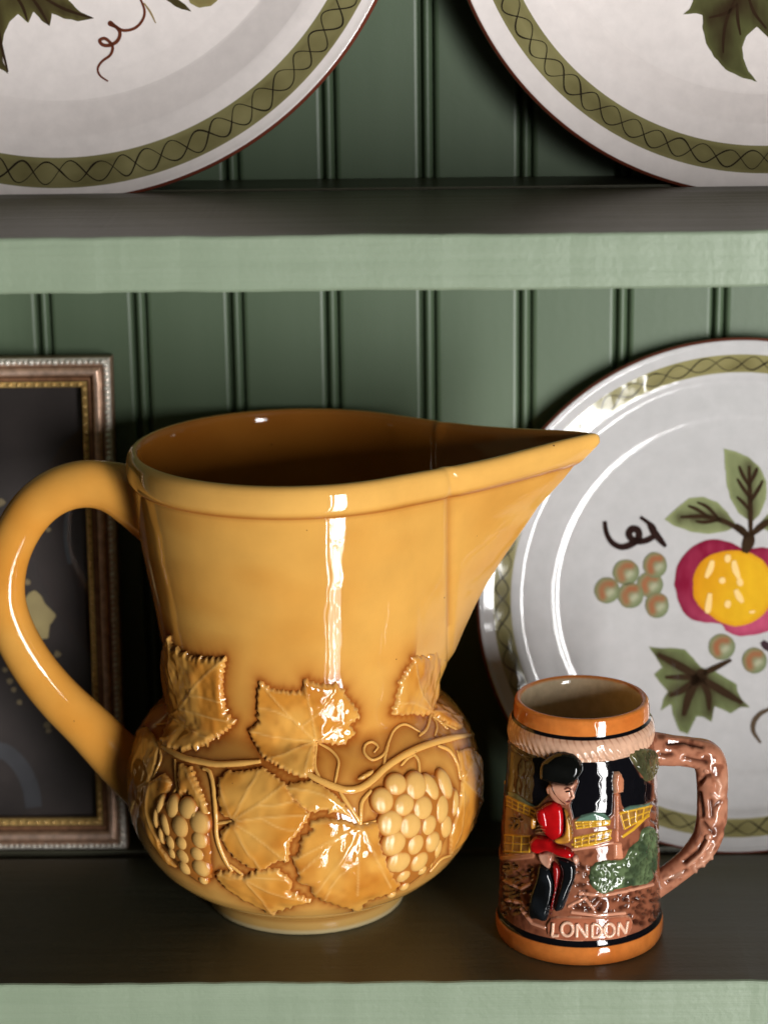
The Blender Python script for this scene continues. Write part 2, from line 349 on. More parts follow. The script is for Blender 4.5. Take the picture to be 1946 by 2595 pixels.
def decal(root, name, uv, world, poly, col, lift, tex=0., seed=1, smooth_n=0, col2=None, shade=(), colf=None, step=.0013):
    """a hand-painted patch lying on the plate: a wash between col and col2, darker brush pulls along shade lines"""
    P = uv(poly)
    if smooth_n: P = spline(np.vstack([P, P[:1]]), smooth_n)[:-1]
    P = resample(P, .0008, True); P = P+(noise3(P, 300, seed)[:, None]-.5)*.0006
    lo, hi = P.min(0), P.max(0); g = np.stack(np.meshgrid(np.arange(lo[0], hi[0], step), np.arange(lo[1], hi[1], step)), -1).reshape(-1, 2)
    g = g[inside(g, P)]; g = g[poly_dist(g, P) > .0005] if len(g) else g
    A = np.vstack([P, g]) if len(g) else P; m = len(P)
    r = delaunay_2d_cdt([Vector(p) for p in A], [(i, (i+1) % m) for i in range(m)], [], 1, 1e-7)
    Q = np.array([tuple(p) for p in r[0]]); d = poly_dist(Q, P)
    c2 = col2 if col2 is not None else np.asarray(col)*.6
    br = noise3(Q*np.array([1., .35]), 420, seed+1); t = np.clip(noise3(Q, 90, seed)*.9+br*.5-.25, 0, 1)
    cols = mix(col, c2, t*max(tex, .25)); cols = mix(cols, np.minimum(np.asarray(col)*1.5, 1), sstep(.0022, .0, d)*.45)
    if colf is not None: cols = colf(Q, d, br, cols)
    for v, wd in shade:
        q = uv(np.asarray(v, float)); sd = seg_dist(Q, q[:-1], q[1:]); cols = mix(cols, VEIN, np.exp(-(sd/wd)**2)*(.45+.4*br))
    mesh_obj(name, world(Q[:, 0], Q[:, 1], lift), [list(f) for f in r[2]], M_PLATE, root, cols)
def stroke(root, name, uv, world, path, wd, col, lift, taper=True, n=60):
    P = spline(uv(path), n); tg = np.gradient(P, axis=0); tg /= np.maximum(np.linalg.norm(tg, axis=1), 1e-9)[:, None]; nn = np.stack([-tg[:, 1], tg[:, 0]], 1)
    t = np.linspace(0, 1, n); ww = wd*(.45+.55*np.sin(np.pi*np.clip(t*.9+.08, 0, 1))) if taper else np.full(n, wd)
    A = P+nn*ww[:, None]; B = P-nn*ww[:, None]
    mesh_obj(name, np.concatenate([world(A[:, 0], A[:, 1], lift), world(B[:, 0], B[:, 1], lift)]), np.array([[i, i+1, n+i+1, n+i] for i in range(n-1)]), M_PLATE, root, col)
def Z(ox, oy, s): return lambda pts: np.asarray(pts, float)/s+np.array([ox, oy])
z6, z7, z4, zL = Z(0, 0, 1.659), Z(1100, 0, 1.961), Z(1180, 820, 2.166), Z(1446, 1380, 2.764)
LEAFG, LEAFD, VEIN = lin((104, 106, 66)), lin((66, 58, 34)), lin((52, 38, 26))
# upper left platter
R_ = .1806
pl, uvf, wf = plate(-.1555, .176, R_, 6.5, TOP, [(0, -.0125), (.118, -.0122), (.130, -.0112), (.140, -.0070), (.148, -.0036), (.153, -.0026), (.1585, -.0020), (.1735, -.0004), (R_, 0)],
                    (.1583, .1733), 40, .0054, 'large cream platter with olive twist border on the upper shelf, left side', 3)
decal(pl, 'painted_leaf', uvf, wf, z6([(-60, -60), (240, -60), (300, 10), (340, 50), (398, 75), (330, 86), (270, 75), (218, 55), (210, 108), (175, 85), (142, 45), (120, 95), (92, 70), (75, 58), (40, 90), (18, 140), (8, 200), (14, 260), (38, 308), (0, 285), (-50, 220)]), lin((98, 94, 56)), .0002, tex=1., col2=lin((62, 52, 32)), shade=[(z6(p_), .004) for p_ in ([(120, -30), (165, 30), (205, 100)], [(170, -20), (270, 35), (388, 74)], [(-20, 40), (0, 160), (34, 300)])])
decal(pl, 'painted_leaf', uvf, wf, z6([(680, -20), (745, -8), (775, 15), (805, 48), (765, 38), (720, 12)]), LEAFD, .0002)
decal(pl, 'painted_fruit', uvf, wf, z6([(785, -30), (800, 12), (840, 30), (885, 25), (915, 0), (920, -30)]), lin((126, 122, 78)), .0002, tex=.5, col2=lin((150, 90, 60)))
stroke(pl, 'painted_tendril', uvf, wf, z6([(585, -20), (608, 40), (600, 82), (568, 116), (520, 126), (485, 108), (466, 92), (462, 100), (490, 112), (505, 138), (494, 170), (462, 188), (432, 186), (420, 168), (442, 160), (468, 182), (474, 205), (462, 232), (430, 256), (412, 286), (422, 316), (455, 340)]), .0009, lin((104, 56, 40)), .00025, n=160)
stroke(pl, 'painted_tendril', uvf, wf, z6([(605, 10), (632, 48), (655, 95)]), .0005, lin((150, 130, 90)), .0002)
for pth in ([(120, -30), (165, 30), (205, 100)], [(170, -20), (270, 35), (388, 74)], [(60, -30), (95, 25), (116, 85)], [(-20, 40), (0, 160), (34, 300)]):
    stroke(pl, 'painted_vein', uvf, wf, z6(pth), .0008, VEIN, .0003)
# upper right platter
R_ = .1607
pl, uvf, wf = plate(.1966, .1552, R_, 7.0, TOP, [(0, -.0120), (.098, -.0117), (.110, -.0108), (.118, -.0068), (.1245, -.0036), (.130, -.0026), (.1356, -.0019), (.149, -.0004), (R_, 0)],
                    (.1356, .1490), 36, .0045, 'cream platter with olive twist border on the upper shelf, right side', 5)
decal(pl, 'painted_leaf', uvf, wf, z7([(1235, 70), (1270, 42), (1288, 0), (1290, -50), (1720, -50), (1720, 205), (1665, 190), (1638, 160), (1602, 130), (1552, 175), (1530, 232), (1536, 292), (1562, 350), (1605, 403), (1530, 386), (1450, 346), (1390, 282), (1350, 212), (1335, 140), (1334, 72), (1300, 64)]), lin((92, 94, 58)), .0002, tex=.9, col2=lin((64, 58, 38)), shade=[(z7(p_), .005) for p_ in ([(1500, -20), (1455, 90), (1436, 262)], [(1560, -20), (1590, 60), (1650, 140)], [(1500, 20), (1365, 86)])])
for pth in ([(1500, -20), (1455, 90), (1438, 180), (1436, 262)], [(1505, 20), (1450, 62), (1365, 86)], [(1505, 10), (1508, 90), (1522, 172)], [(1560, -20), (1590, 60), (1650, 140)]):
    stroke(pl, 'painted_vein', uvf, wf, z7(pth), .0008, VEIN, .0003)
# lower plate behind the mug
R_ = .1398
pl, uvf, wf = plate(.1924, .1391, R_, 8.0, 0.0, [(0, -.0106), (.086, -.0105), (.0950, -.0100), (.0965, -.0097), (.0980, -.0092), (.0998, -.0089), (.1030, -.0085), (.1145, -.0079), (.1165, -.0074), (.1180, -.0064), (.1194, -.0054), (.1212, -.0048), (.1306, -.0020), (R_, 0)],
                    (.1210, .1306), 30, .0034, 'pale plate painted with a red and yellow apple, behind the mug', 8, (184, 182, 182))  # same ware as the platters; greyer tone has the shading painted in
GG, GO = lin((118, 126, 94)), lin((150, 84, 56))
def blush(arc, lite):
    def f(Q, d, br, cols):
        a = uvf(spline(arc, 20)); b = uvf(lite)
        cols = mix(cols, lin((78, 84, 58)), sstep(.0016, .0004, d)*.5); cols = mix(cols, lin((186, 184, 158)), np.exp(-(seg_dist(Q, b[:-1], b[1:])/.0018)**2)*.6)
        return mix(cols, GO, np.exp(-(seg_dist(Q, a[:-1], a[1:])/.0021)**2)*(.65+.35*br))
    return f
def apple_skin(Q, d, br, cols):
    q = Q-Q.mean(0); t = sstep(-.02, .035, q[:, 0]*.6-q[:, 1]*.9)
    cols = mix(lin((122, 24, 50)), lin((190, 86, 116)), t*.75+br*.35-.1); return mix(cols, lin((96, 16, 40)), sstep(.004, .0, d)*.35)
def apple_core(Q, d, br, cols):
    q = Q-Q.mean(0); cols = mix(lin((212, 164, 36)), lin((196, 128, 24)), sstep(-.01, .03, -q[:, 0]+q[:, 1]*.3)*.8+br*.3-.1); return mix(cols, lin((186, 104, 24)), sstep(.003, .0, d)*.4)
for i, c in enumerate([[(1415, 685), (1480, 700), (1550, 730), (1615, 790), (1652, 870), (1650, 960), (1612, 1050), (1568, 1092), (1500, 1040), (1452, 960), (1430, 870), (1424, 780)],
          [(1090, 1075), (1150, 1020), (1225, 958), (1300, 950), (1380, 980), (1440, 1040), (1490, 1112), (1430, 1140), (1330, 1155), (1230, 1142), (1150, 1112)],
          [(1600, 1112), (1655, 1050), (1720, 1000), (1800, 985), (1860, 1010), (1830, 1090), (1760, 1140), (1680, 1150)]]):
    decal(pl, 'painted_leaf', uvf, wf, z4(c), lin((126, 132, 94)), .0002, tex=.8, col2=lin((92, 98, 66)), seed=i, shade=[(z4([[(1565, 1090), (1562, 1000), (1555, 780)], [(1490, 1115), (1400, 1062), (1180, 1062)], [(1640, 1090), (1740, 1060), (1830, 1020)]][i]), .0035)])
for pth, wd in (([(1565, 1190), (1562, 1000), (1555, 780)], .0013), ([(1562, 960), (1520, 900), (1490, 850)], .001), ([(1560, 900), (1520, 830), (1500, 780)], .001), ([(1562, 980), (1600, 920), (1632, 860)], .001), ([(1560, 880), (1590, 820), (1600, 790)], .001), ([(1562, 1030), (1520, 980), (1488, 950)], .001),
                ([(1545, 1175), (1450, 1100), (1320, 1060), (1180, 1062)], .0014), ([(1400, 1085), (1330, 1010), (1270, 980)], .001), ([(1340, 1065), (1270, 1020), (1220, 1000)], .001), ([(1380, 1080), (1310, 1090), (1260, 1085)], .001),
                ([(1560, 1150), (1552, 1200), (1530, 1258)], .0032), ([(1480, 1105), (1520, 1135), (1556, 1172)], .0018), ([(1680, 1075), (1620, 1115), (1570, 1160)], .0018), ([(1700, 1070), (1760, 1050), (1830, 1020)], .0012)):
    stroke(pl, 'painted_vein', uvf, wf, z4(pth), wd, VEIN, .0006)
MAR, YEL = lin((138, 34, 62)), lin((206, 152, 28))
decal(pl, 'painted_apple', uvf, wf, z4([(1145, 1430), (1155, 1350), (1190, 1280), (1260, 1215), (1350, 1185), (1450, 1200), (1530, 1240), (1600, 1230), (1700, 1240), (1790, 1300), (1830, 1400), (1820, 1500), (1760, 1620), (1680, 1680), (1600, 1705), (1500, 1715), (1430, 1690), (1400, 1650), (1300, 1640), (1220, 1610), (1170, 1540)]), MAR, .0002, tex=.8, smooth_n=120, colf=apple_skin)
decal(pl, 'apple_flesh', uvf, wf, z4([(1245, 1450), (1255, 1370), (1300, 1300), (1370, 1260), (1470, 1245), (1560, 1260), (1640, 1310), (1690, 1400), (1690, 1500), (1640, 1590), (1560, 1645), (1470, 1660), (1380, 1630), (1300, 1570), (1255, 1510)]), YEL, .0004, tex=.5, smooth_n=100, colf=apple_core)
for pth in ([(1355, 1300), (1340, 1350), (1318, 1395)], [(1440, 1268), (1435, 1310)], [(1470, 1300), (1480, 1350), (1500, 1400)], [(1500, 1400), (1510, 1440)], [(1400, 1395), (1415, 1425)], [(1340, 1480), (1330, 1560), (1325, 1590)], [(1480, 1460), (1500, 1500), (1520, 1530)], [(1440, 1520), (1435, 1560)], [(1570, 1575), (1572, 1590)]):
    stroke(pl, 'apple_dab', uvf, wf, z4(pth), .0017, lin((232, 196, 128)), .0006, n=12)
for i, (gx, gy) in enumerate([(775, 1465), (880, 1365), (1040, 1325), (1012, 1432), (905, 1492), (1050, 1545), (1405, 1775), (1585, 1850)]):
    a = np.linspace(0, 2*np.pi, 22, endpoint=False); jx = 1+.06*math.sin(i*2.3)
    decal(pl, 'painted_grape', uvf, wf, z4(np.stack([gx+70*jx*np.cos(a), gy+72*np.sin(a)], 1)), GG, .00025+.00006*(i % 3), tex=.6, col2=lin((108, 114, 84)), seed=i, step=.0009, colf=blush(z4([(gx-24, gy+34), (gx-30, gy-6), (gx-8, gy-34), (gx+26, gy-36)]), z4([(gx+12, gy+18), (gx+26, gy+6)])))
stroke(pl, 'painted_scroll', uvf, wf, z4([(763, 1085), (772, 1145), (800, 1198), (850, 1226), (905, 1214), (948, 1178), (945, 1135), (912, 1128), (896, 1158), (925, 1192), (985, 1192), (1035, 1162), (1030, 1118), (998, 1090), (958, 1062)]), .0019, lin((40, 26, 24)), .0004, n=90)
stroke(pl, 'painted_scroll', uvf, wf, z4([(1005, 1100), (1045, 1160), (1098, 1224)]), .0020, lin((40, 26, 24)), .0005)
decal(pl, 'painted_leaf', uvf, wf, zL([(545, 715), (640, 725), (720, 725), (800, 735), (850, 790), (910, 860), (1000, 885), (1080, 930), (1165, 980), (1170, 1030), (1200, 1080), (1255, 1145), (1190, 1140), (1120, 1185), (1050, 1150), (1010, 1130), (985, 1245), (930, 1210), (885, 1200), (850, 1270), (820, 1330), (760, 1310), (725, 1220), (700, 1120), (630, 1165), (650, 1080), (680, 1030), (620, 960), (585, 910), (640, 860), (600, 790)]), lin((106, 114, 78)), .0002, tex=.9, col2=lin((80, 86, 54)), shade=[(zL(p_), .004) for p_ in ([(900, 930), (760, 850), (610, 770)], [(900, 930), (830, 1060), (790, 1200)], [(900, 930), (1050, 1020), (1200, 1110)], [(900, 930), (960, 1040), (975, 1170)], [(900, 930), (700, 1040)])])
for pth, wd in (([(900, 930), (760, 850), (610, 770)], .0022), ([(900, 930), (780, 1020), (690, 1060)], .0018), ([(900, 930), (830, 1060), (790, 1200)], .0022), ([(900, 930), (960, 1040), (970, 1160)], .0018), ([(900, 930), (1050, 1020), (1200, 1110)], .0022), ([(880, 925), (1000, 870), (1125, 808)], .0016), ([(900, 930), (780, 930), (660, 930)], .0016), ([(870, 900), (900, 930), (930, 960)], .0055)):
    stroke(pl, 'painted_vein', uvf, wf, zL(pth), wd, VEIN, .0005)
stroke(pl, 'painted_tendril', uvf, wf, zL([(1400, 1150), (1330, 1185), (1285, 1240), (1280, 1310), (1330, 1390)]), .0014, lin((84, 70, 56)), .0003)
stroke(pl, 'painted_tendril', uvf, wf, zL([(1340, 680), (1375, 715), (1420, 740)]), .0022, lin((60, 44, 50)), .0003)
# ------------------------------------------------------------------ picture frame
fl = math.radians(4.6); fe2 = np.array([0, math.sin(fl), math.cos(fl)]); fn = np.array([0, -math.cos(fl), math.sin(fl)])
FX1, FW, FH, FZ = -.1385, .186, .2705, .0166        # right edge, outer width, outer height, moulding width
FB = np.array([FX1-FW/2, .1592, .0006])
frame = empty('picture_frame', FB, 'gilt beaded picture frame with a dark print, leaning behind the jug handle', 'picture frame')
def fpt(u, v, h): return u[:, None]*np.array([1., 0, 0])+v[:, None]*fe2+h[:, None]*fn
BRZ, GOLD, SILV, DRK = lin((190, 150, 122)), lin((224, 186, 116)), lin((240, 232, 220)), lin((96, 66, 48))
mprof = [(0, -.012, DRK), (0, .0000, BRZ), (.0006, .0022, SILV), (.0042, .0026, BRZ), (.0048, .0012, DRK), (.0056, .0030, BRZ), (.0082, .0034, lin((222, 190, 170))), (.0096, .0016, BRZ),
         (.0104, -.0006, DRK), (.0116, -.0002, lin((176, 126, 92))), (.0128, -.0010, DRK), (.0134, -.0012, GOLD), (.0160, -.0018, GOLD), (FZ, -.0050, DRK), (FZ, -.0085, DRK)]
hw = FW/2
corners = [(-hw, 0, 1, 1), (hw, 0, -1, 1), (hw, FH, -1, -1), (-hw, FH, 1, -1)]
def rail(c0, c1, name):
    V = []; C = []; n = len(mprof); m = 40
    for k in range(m):
        t = k/(m-1)
        for o_, h_, c_ in mprof:
            a = np.array([c0[0]+c0[2]*o_, c0[1]+c0[3]*o_]); b = np.array([c1[0]+c1[2]*o_, c1[1]+c1[3]*o_]); p = a+(b-a)*t
            V.append(fpt(np.array([p[0]]), np.array([p[1]]), np.array([h_]))[0]); C.append(c_)
    return mesh_obj(name, V, grid_faces(n, m, False), M_GILT, frame, np.array(C))
rails = [rail(corners[i], corners[(i+1) % 4], 'rail') for i in range(4)]
# bead rows: a strip of beads on each rail (outer pearl row, inner gilt row)
def beads(inset, pitch, rad, h, col, every, name):
    bm = bmesh.new(); bmesh.ops.create_icosphere(bm, subdivisions=1, radius=1); bme = bpy.data.meshes.new(name); bm.to_mesh(bme); bm.free()
    bme.polygons.foreach_set('use_smooth', np.ones(len(bme.polygons), bool)); bme.materials.append(M_GILT)
    at = bme.color_attributes.new('Col', 'FLOAT_COLOR', 'POINT'); at.data.foreach_set('color', np.tile(np.r_[col, 1.], (len(bme.vertices), 1)).ravel())
    B3 = Matrix(((1, 0, 0), (0, fe2[1], fn[1]), (0, fe2[2], fn[2]))).to_4x4()
    for i in range(4):
        c0, c1 = corners[i], corners[(i+1) % 4]
        a = np.array([c0[0]+c0[2]*inset, c0[1]+c0[3]*inset]); b = np.array([c1[0]+c1[2]*inset, c1[1]+c1[3]*inset]); L = np.linalg.norm(b-a); n = int(L/pitch); d = (b-a)/L
        for k in range(n):
            p = a+d*(k+.5)*L/n; r = rad*(1.3 if every > 1 and not k % every else 1); o = bpy.data.objects.new(name, bme); COL.objects.link(o); o.parent = rails[i]
            M = B3 @ Matrix.Diagonal((r, r, r*.8, 1)); M.translation = Vector(fpt(np.array([p[0]]), np.array([p[1]]), np.array([h]))[0]); o.matrix_local = M
beads(.0023, .0031, .0014, .0026, SILV, 4, 'pearl')
beads(.0147, .0046, .0014, -.0012, GOLD, 1, 'bead')
iw = hw-FZ; iy0, iy1 = FZ, FH-FZ
def panel(h): return fpt(np.array([-iw, iw, iw, -iw]), np.array([iy0, iy0, iy1, iy1]), np.full(4, h))
pr_ = mesh_obj('print', panel(-.0078), [[0, 1, 2, 3]], M_PRINT, frame, lin((52, 44, 42)), smooth=False)
fuv0 = FB
def f_uv(px):
    p = on_plane(px, FB+fn*(-.0078), fn)-FB; return np.stack([p[:, 0], p@fe2], 1)
def f_world(u, v, lift): return fpt(u, v, np.full(len(u), -.0078+lift))
zH = Z(0, 1130, 2.378)
def f_decal(name, poly, col, lift, tex=.6):
    P = resample(f_uv(poly), .0015, True); m = len(P)
    r = delaunay_2d_cdt([Vector(p) for p in P], [(i, (i+1) % m) for i in range(m)], [], 1, 1e-7); Q = np.array([tuple(p) for p in r[0]])
    mesh_obj(name, f_world(Q[:, 0], Q[:, 1], lift), [list(f) for f in r[2]], M_PRINT, pr_, mix(col, np.asarray(col)*.55, noise3(Q, 160, 2)*tex))
f_decal('painted_blossom', zH([(150, 930), (170, 890), (210, 868), (250, 905), (270, 950), (340, 1020), (318, 1060), (300, 1080), (290, 1160), (240, 1165), (180, 1080), (140, 1000)]), lin((176, 158, 108)), .0002)
for i, (x, y, r) in enumerate([(165, 820, 20), (345, 1255, 22), (30, 1350, 18), (60, 1420, 20), (85, 1470, 18), (120, 1545, 18), (285, 1680, 22), (292, 1715, 18), (5, 340, 26), (290, 505, 18), (250, 1210, 16), (60, 1300, 20), (20, 1180, 30)]):
    a = np.linspace(0, 2*np.pi, 9, endpoint=False); f_decal('painted_petal', zH(np.stack([x+r*np.cos(a)*(1+.3*np.sin(3*a+i)), y+r*np.sin(a)], 1)), lin((150, 132, 96)), .0002+.00002*i)
def f_stroke(name, path, wd, col, lift, n=40):
    P = spline(f_uv(path), n); tg = np.gradient(P, axis=0); tg /= np.linalg.norm(tg, axis=1)[:, None]; nn = np.stack([-tg[:, 1], tg[:, 0]], 1)
    A = P+nn*wd; B = P-nn*wd
    mesh_obj(name, np.concatenate([f_world(A[:, 0], A[:, 1], lift), f_world(B[:, 0], B[:, 1], lift)]), np.array([[i, i+1, n+i+1, n+i] for i in range(n-1)]), M_PRINT, pr_, col)
f_stroke('painted_reflection', zH([(412, 380), (398, 480), (402, 600), (425, 712)]), .0012, lin((74, 82, 86)), .0002)  # bluish reflection painted as a flat stroke on the print
f_stroke('painted_arc', zH([(-60, 1830), (40, 1850), (130, 1940), (185, 2060), (205, 2180)]), .0046, lin((66, 66, 70)), .0002)  # wide grey arc across the lower left of the print
mesh_obj('glass_pane', np.concatenate([panel(-.0062), panel(-.0046)]), [[4, 5, 6, 7], [3, 2, 1, 0], [0, 1, 5, 4], [1, 2, 6, 5], [2, 3, 7, 6], [3, 0, 4, 7]], M_GLASS, frame, smooth=False)

# ------------------------------------------------------------------ surfaces of revolution with relief
class Rev:
    """upright turned body: radius as a function of height about a fixed axis"""
    def __init__(s, cx, cy, prof):
        s.c = np.array([cx, cy, 0.]); p = np.array(prof, float)
        s.z = np.linspace(p[0, 0], p[-1, 0], 900); s.r = np.interp(s.z, p[:, 0], p[:, 1])
        k = np.hanning(31); k /= k.sum(); s.r = np.convolve(np.pad(s.r, 15, mode='edge'), k, mode='valid')
        s.dr = np.gradient(s.r, s.z); s.b = np.r_[0, np.cumsum(np.hypot(np.diff(s.z), np.diff(s.r)))]
    def rad(s, z): return np.interp(z, s.z, s.r)
    def hit(s, px):
        d = rays(px); y0, y1 = s.c[1]-.11, s.c[1]+.012
        t = np.linspace(0, 1, 500); ya = y0+(y1-y0)*t
        tt = (ya[None, :]-CAM[1])/d[:, 1:2]; P = CAM+tt[..., None]*d[:, None, :]
        rho = np.hypot(P[..., 0]-s.c[0], P[..., 1]-s.c[1]); zz = P[..., 2]
        g = rho-np.interp(zz, s.z, s.r, left=-1, right=-1)
        neg = g < 0; has = neg.any(1); i = np.where(has, neg.argmax(1), g.argmin(1)); Q = P[np.arange(len(d)), i]
        a = np.arctan2(Q[:, 1]-s.c[1], Q[:, 0]-s.c[0]); a = np.where(a > 1.8, a-2*np.pi, a)
        return np.stack([a, np.clip(Q[:, 2], s.z[0], s.z[-1])], 1)
    def flat(s, tz, R): return np.stack([(tz[:, 0]+np.pi/2)*R, np.interp(tz[:, 1], s.z, s.b)], 1)
    def unflat(s, ab, R): return np.stack([ab[:, 0]/R-np.pi/2, np.interp(ab[:, 1], s.b, s.z)], 1)
    def nrm(s, tz):
        q = -np.interp(tz[:, 1], s.z, s.dr); m = np.sqrt(1+q*q)
        return np.stack([np.cos(tz[:, 0])/m, np.sin(tz[:, 0])/m, q/m], 1)
    def pos(s, tz, h=0):
        r = np.interp(tz[:, 1], s.z, s.r); return np.stack([r*np.cos(tz[:, 0]), r*np.sin(tz[:, 0]), tz[:, 1]], 1)+s.nrm(tz)*np.reshape(h, (-1, 1))
def relief(name, rev, px, h0, wd, mat, parent, colf, R, veins=(), step=.0011, sink=.0006, bumps=0., seed=0, dome=0., vein_h=.0004, vein_w=.0005, pits=None, smooth_n=0, over=None):
    P = rev.flat((over or rev).hit(px), R)
    if smooth_n: P = spline(np.vstack([P, P[:1]]), smooth_n)[:-1]
    P = resample(P, step*.55, True); lo, hi = P.min(0), P.max(0)
    g = np.stack(np.meshgrid(np.arange(lo[0], hi[0], step), np.arange(lo[1], hi[1], step*.87)), -1); g[1::2, :, 0] += step/2; g = g.reshape(-1, 2)
    g = g[inside(g, P)]; g = g[poly_dist(g, P) > step*.4] if len(g) else g; m = len(P)
    r = delaunay_2d_cdt([Vector(p) for p in (np.vstack([P, g]) if len(g) else P)], [(i, (i+1) % m) for i in range(m)], [], 1, 1e-8)
    Q = np.array([tuple(p) for p in r[0]]); d = poly_dist(Q, P); k = np.clip(d/wd, 0, 1)
    h = -sink+(h0+sink)*np.sqrt(1-(1-k)**2)
    dm = d.max() if len(d) else 1
    if dome: h += dome*np.sqrt(np.clip(1-(1-d/dm)**2, 0, 1))
    vd = np.full(len(Q), 1.)
    if len(veins):
        A = []; B = []
        for v in veins:
            q = rev.flat(rev.hit(spline(v, 14) if len(v) > 2 else np.asarray(v, float)), R); A.append(q[:-1]); B.append(q[1:])
        vd = seg_dist(Q, np.vstack(A), np.vstack(B)); h += vein_h*np.exp(-(vd/vein_w)**2)*sstep(0, wd, d)
    nz = noise3(Q, 130, seed)
    if bumps: h += bumps*(nz-.5)*sstep(0, wd*1.5, d)
    tz = rev.unflat(Q, R)
    pit = np.zeros(len(Q))
    if pits:
        n_, pr2, pd = pits; rr_ = np.random.default_rng(seed+3); qi = np.where(d > .0009)[0]; c = Q[qi[rr_.integers(0, len(qi), n_)]]
        for q in c:
            e = np.exp(-((Q-q)**2).sum(1)/pr2**2); pit = np.maximum(pit, e)
        h -= pd*pit*sstep(0, wd, d)
    V = rev.pos(tz, h)
    return mesh_obj(name, V, [list(f) for f in r[2]], mat, parent, colf(Q, d, vd, nz, pit)), P
def surf_tube(name, rev, px, rad, mat, parent, col, n=40, R=.09, lift=.25, flatn=.8, ends=(.5, .5), nseg=10):
    tz = rev.hit(spline(px, n)); t = np.linspace(0, 1, n)
    rr = rad*(1-(1-ends[0])*np.clip(1-t/.15, 0, 1)-(1-ends[1])*np.clip(1-(1-t)/.15, 0, 1))
    P = rev.pos(tz, rad*lift); V, F = sweep(P, rev.nrm(tz), rr, rr*flatn, nseg)
    return mesh_obj(name, V, F, mat, parent, col), rev.flat(tz, R)

# ------------------------------------------------------------------ jug
JX, JY = -.0376, .1024
AMB, LIT, PALE, DARK, DEEP = lin((203, 151, 73)), lin((222, 176, 100)), lin((228, 190, 122)), lin((146, 74, 20)), lin((104, 44, 10))
ZN, ZR = .1085, .2405                       # neck height, rim height
cone = lambda z: np.interp(z, [ZN, .140, .165, .191, .213, .236], [.0672, .0700, .0737, .0782, .0808, .0828])
low = [(0, .0508), (.0045, .0512), (.0065, .0500), (.0085, .0510), (.0125, .0590), (.0185, .0690), (.0260, .0775), (.0350, .0840), (.0450, .0884), (.0560, .0907), (.0680, .0911), (.0790, .0893),
       (.0890, .0858), (.0965, .0812), (.1020, .0760), (.1060, .0712), (ZN, .0686), (.1120, .0677)]
jrev = Rev(JX, JY, low+[(z, float(cone(z))) for z in (.118, .125, .14, .15, .165, .18, .191, .2, .213, .225, .2405)])
jug = empty('jug', (JX, JY, .0004), 'large amber glazed jug with raised grape vine around its belly', 'jug')
sp = np.array([(.1085, .0690), (.1176, .0718), (.1274, .0762), (.1437, .0828), (.1554, .0880), (.1686, .0948), (.1829, .1037), (.1964, .1128), (.2072, .1203), (.2189, .1325), (.2300, .1425), (.2355, .1490), (.2405, .1506)])
def jug_rho(th, z, off):
    """outline of the jug wall at height z, spout included; off = outward offset"""
    Rz = jrev.rad(z); rho = np.full_like(th, Rz)
    if z > ZN+.003:
        d = np.interp(z, sp[:, 0], sp[:, 1]); tc = .93*math.acos(min(1., Rz/max(d, Rz+1e-6))); xs, wv = Rz*math.cos(tc), Rz*math.sin(tc)
        a = np.arctan2(np.sin(th), np.cos(th)); ins = np.abs(a) < tc
        if d > Rz:
            L = math.hypot(d-xs, wv); nx, ny = wv/L, (d-xs)/L; c = d*wv/L
            line = c/(nx*np.cos(a)+ny*np.abs(np.sin(a))); line = line-.012*(d-Rz)*np.exp(-(a/(.03*tc+.006))**2)
            ts = math.atan2(wv*max(0., (d-.0757)/max(d-xs, 1e-6)), .0757); line = np.maximum(line, Rz)-.0015*np.exp(-(((np.abs(a)-ts)*Rz)/.0026)**2)*(ts < tc)
            rho = np.where(ins, line, rho); g = 1/np.maximum(nx*np.cos(a)+ny*np.abs(np.sin(a)), .5)
            return rho+off*np.where(ins, 1+(g-1)*sstep(tc, tc*.8, np.abs(a))*sstep(tc*.02, tc*.3, np.abs(a)+tc*.1), 1)
    return rho+off
th = np.concatenate([np.linspace(-.5, .5, 260, endpoint=False), np.linspace(.5, 2*np.pi-.5, 600, endpoint=False)]); nth = len(th)
rows = [(z, 0.0, 0) for z in np.r_[np.linspace(0, .012, 14), np.linspace(.0135, .112, 96), np.linspace(.1135, .2245, 72)]]
rows += [(.2250, .0000, 0), (.2255, .0006, 0), (.2263, .0013, 0), (.2275, .0019, 0), (.2290, .0022, 0), (.2310, .0022, 0), (.2335, .0019, 0), (.2360, .0014, 0), (.2382, .0007, 0), (.2397, -.0004, 0), (.2404, -.0018, 0), (.2406, -.0030, 0), (.2403, -.0038, 1), (.2394, -.0046, 1), (.2378, -.0051, 1)]
rows += [(z, -.0054, 1) for z in np.linspace(.235, .112, 40)]+[(z, -.0055, 1) for z in np.linspace(.108, .012, 30)]
V = []; Cc = []; zrow = []
for z, off, inn in rows:
    rho = jug_rho(th, z, off); lift = .0045*sstep(.085, .147, rho)*sstep(.19, .238, z)
    V.append(np.stack([rho*np.cos(th), rho*np.sin(th), z+lift], 1)); zrow.append(np.full(nth, z+inn*10))
V = np.concatenate(V); zr = np.concatenate(zrow); inner = zr > 5; TH = np.tile(th, len(rows)); zz = np.where(inner, zr-10, zr)
V = np.vstack([V, [[0, 0, .012]], [[0, 0, .003]]]); F = grid_faces(nth, len(rows), True).tolist(); last = (len(rows)-1)*nth
F += [[last+i, last+(i+1) % nth, len(V)-2] for i in range(nth)]+[[(i+1) % nth, i, len(V)-1] for i in range(nth)]
JV, JF = V, F

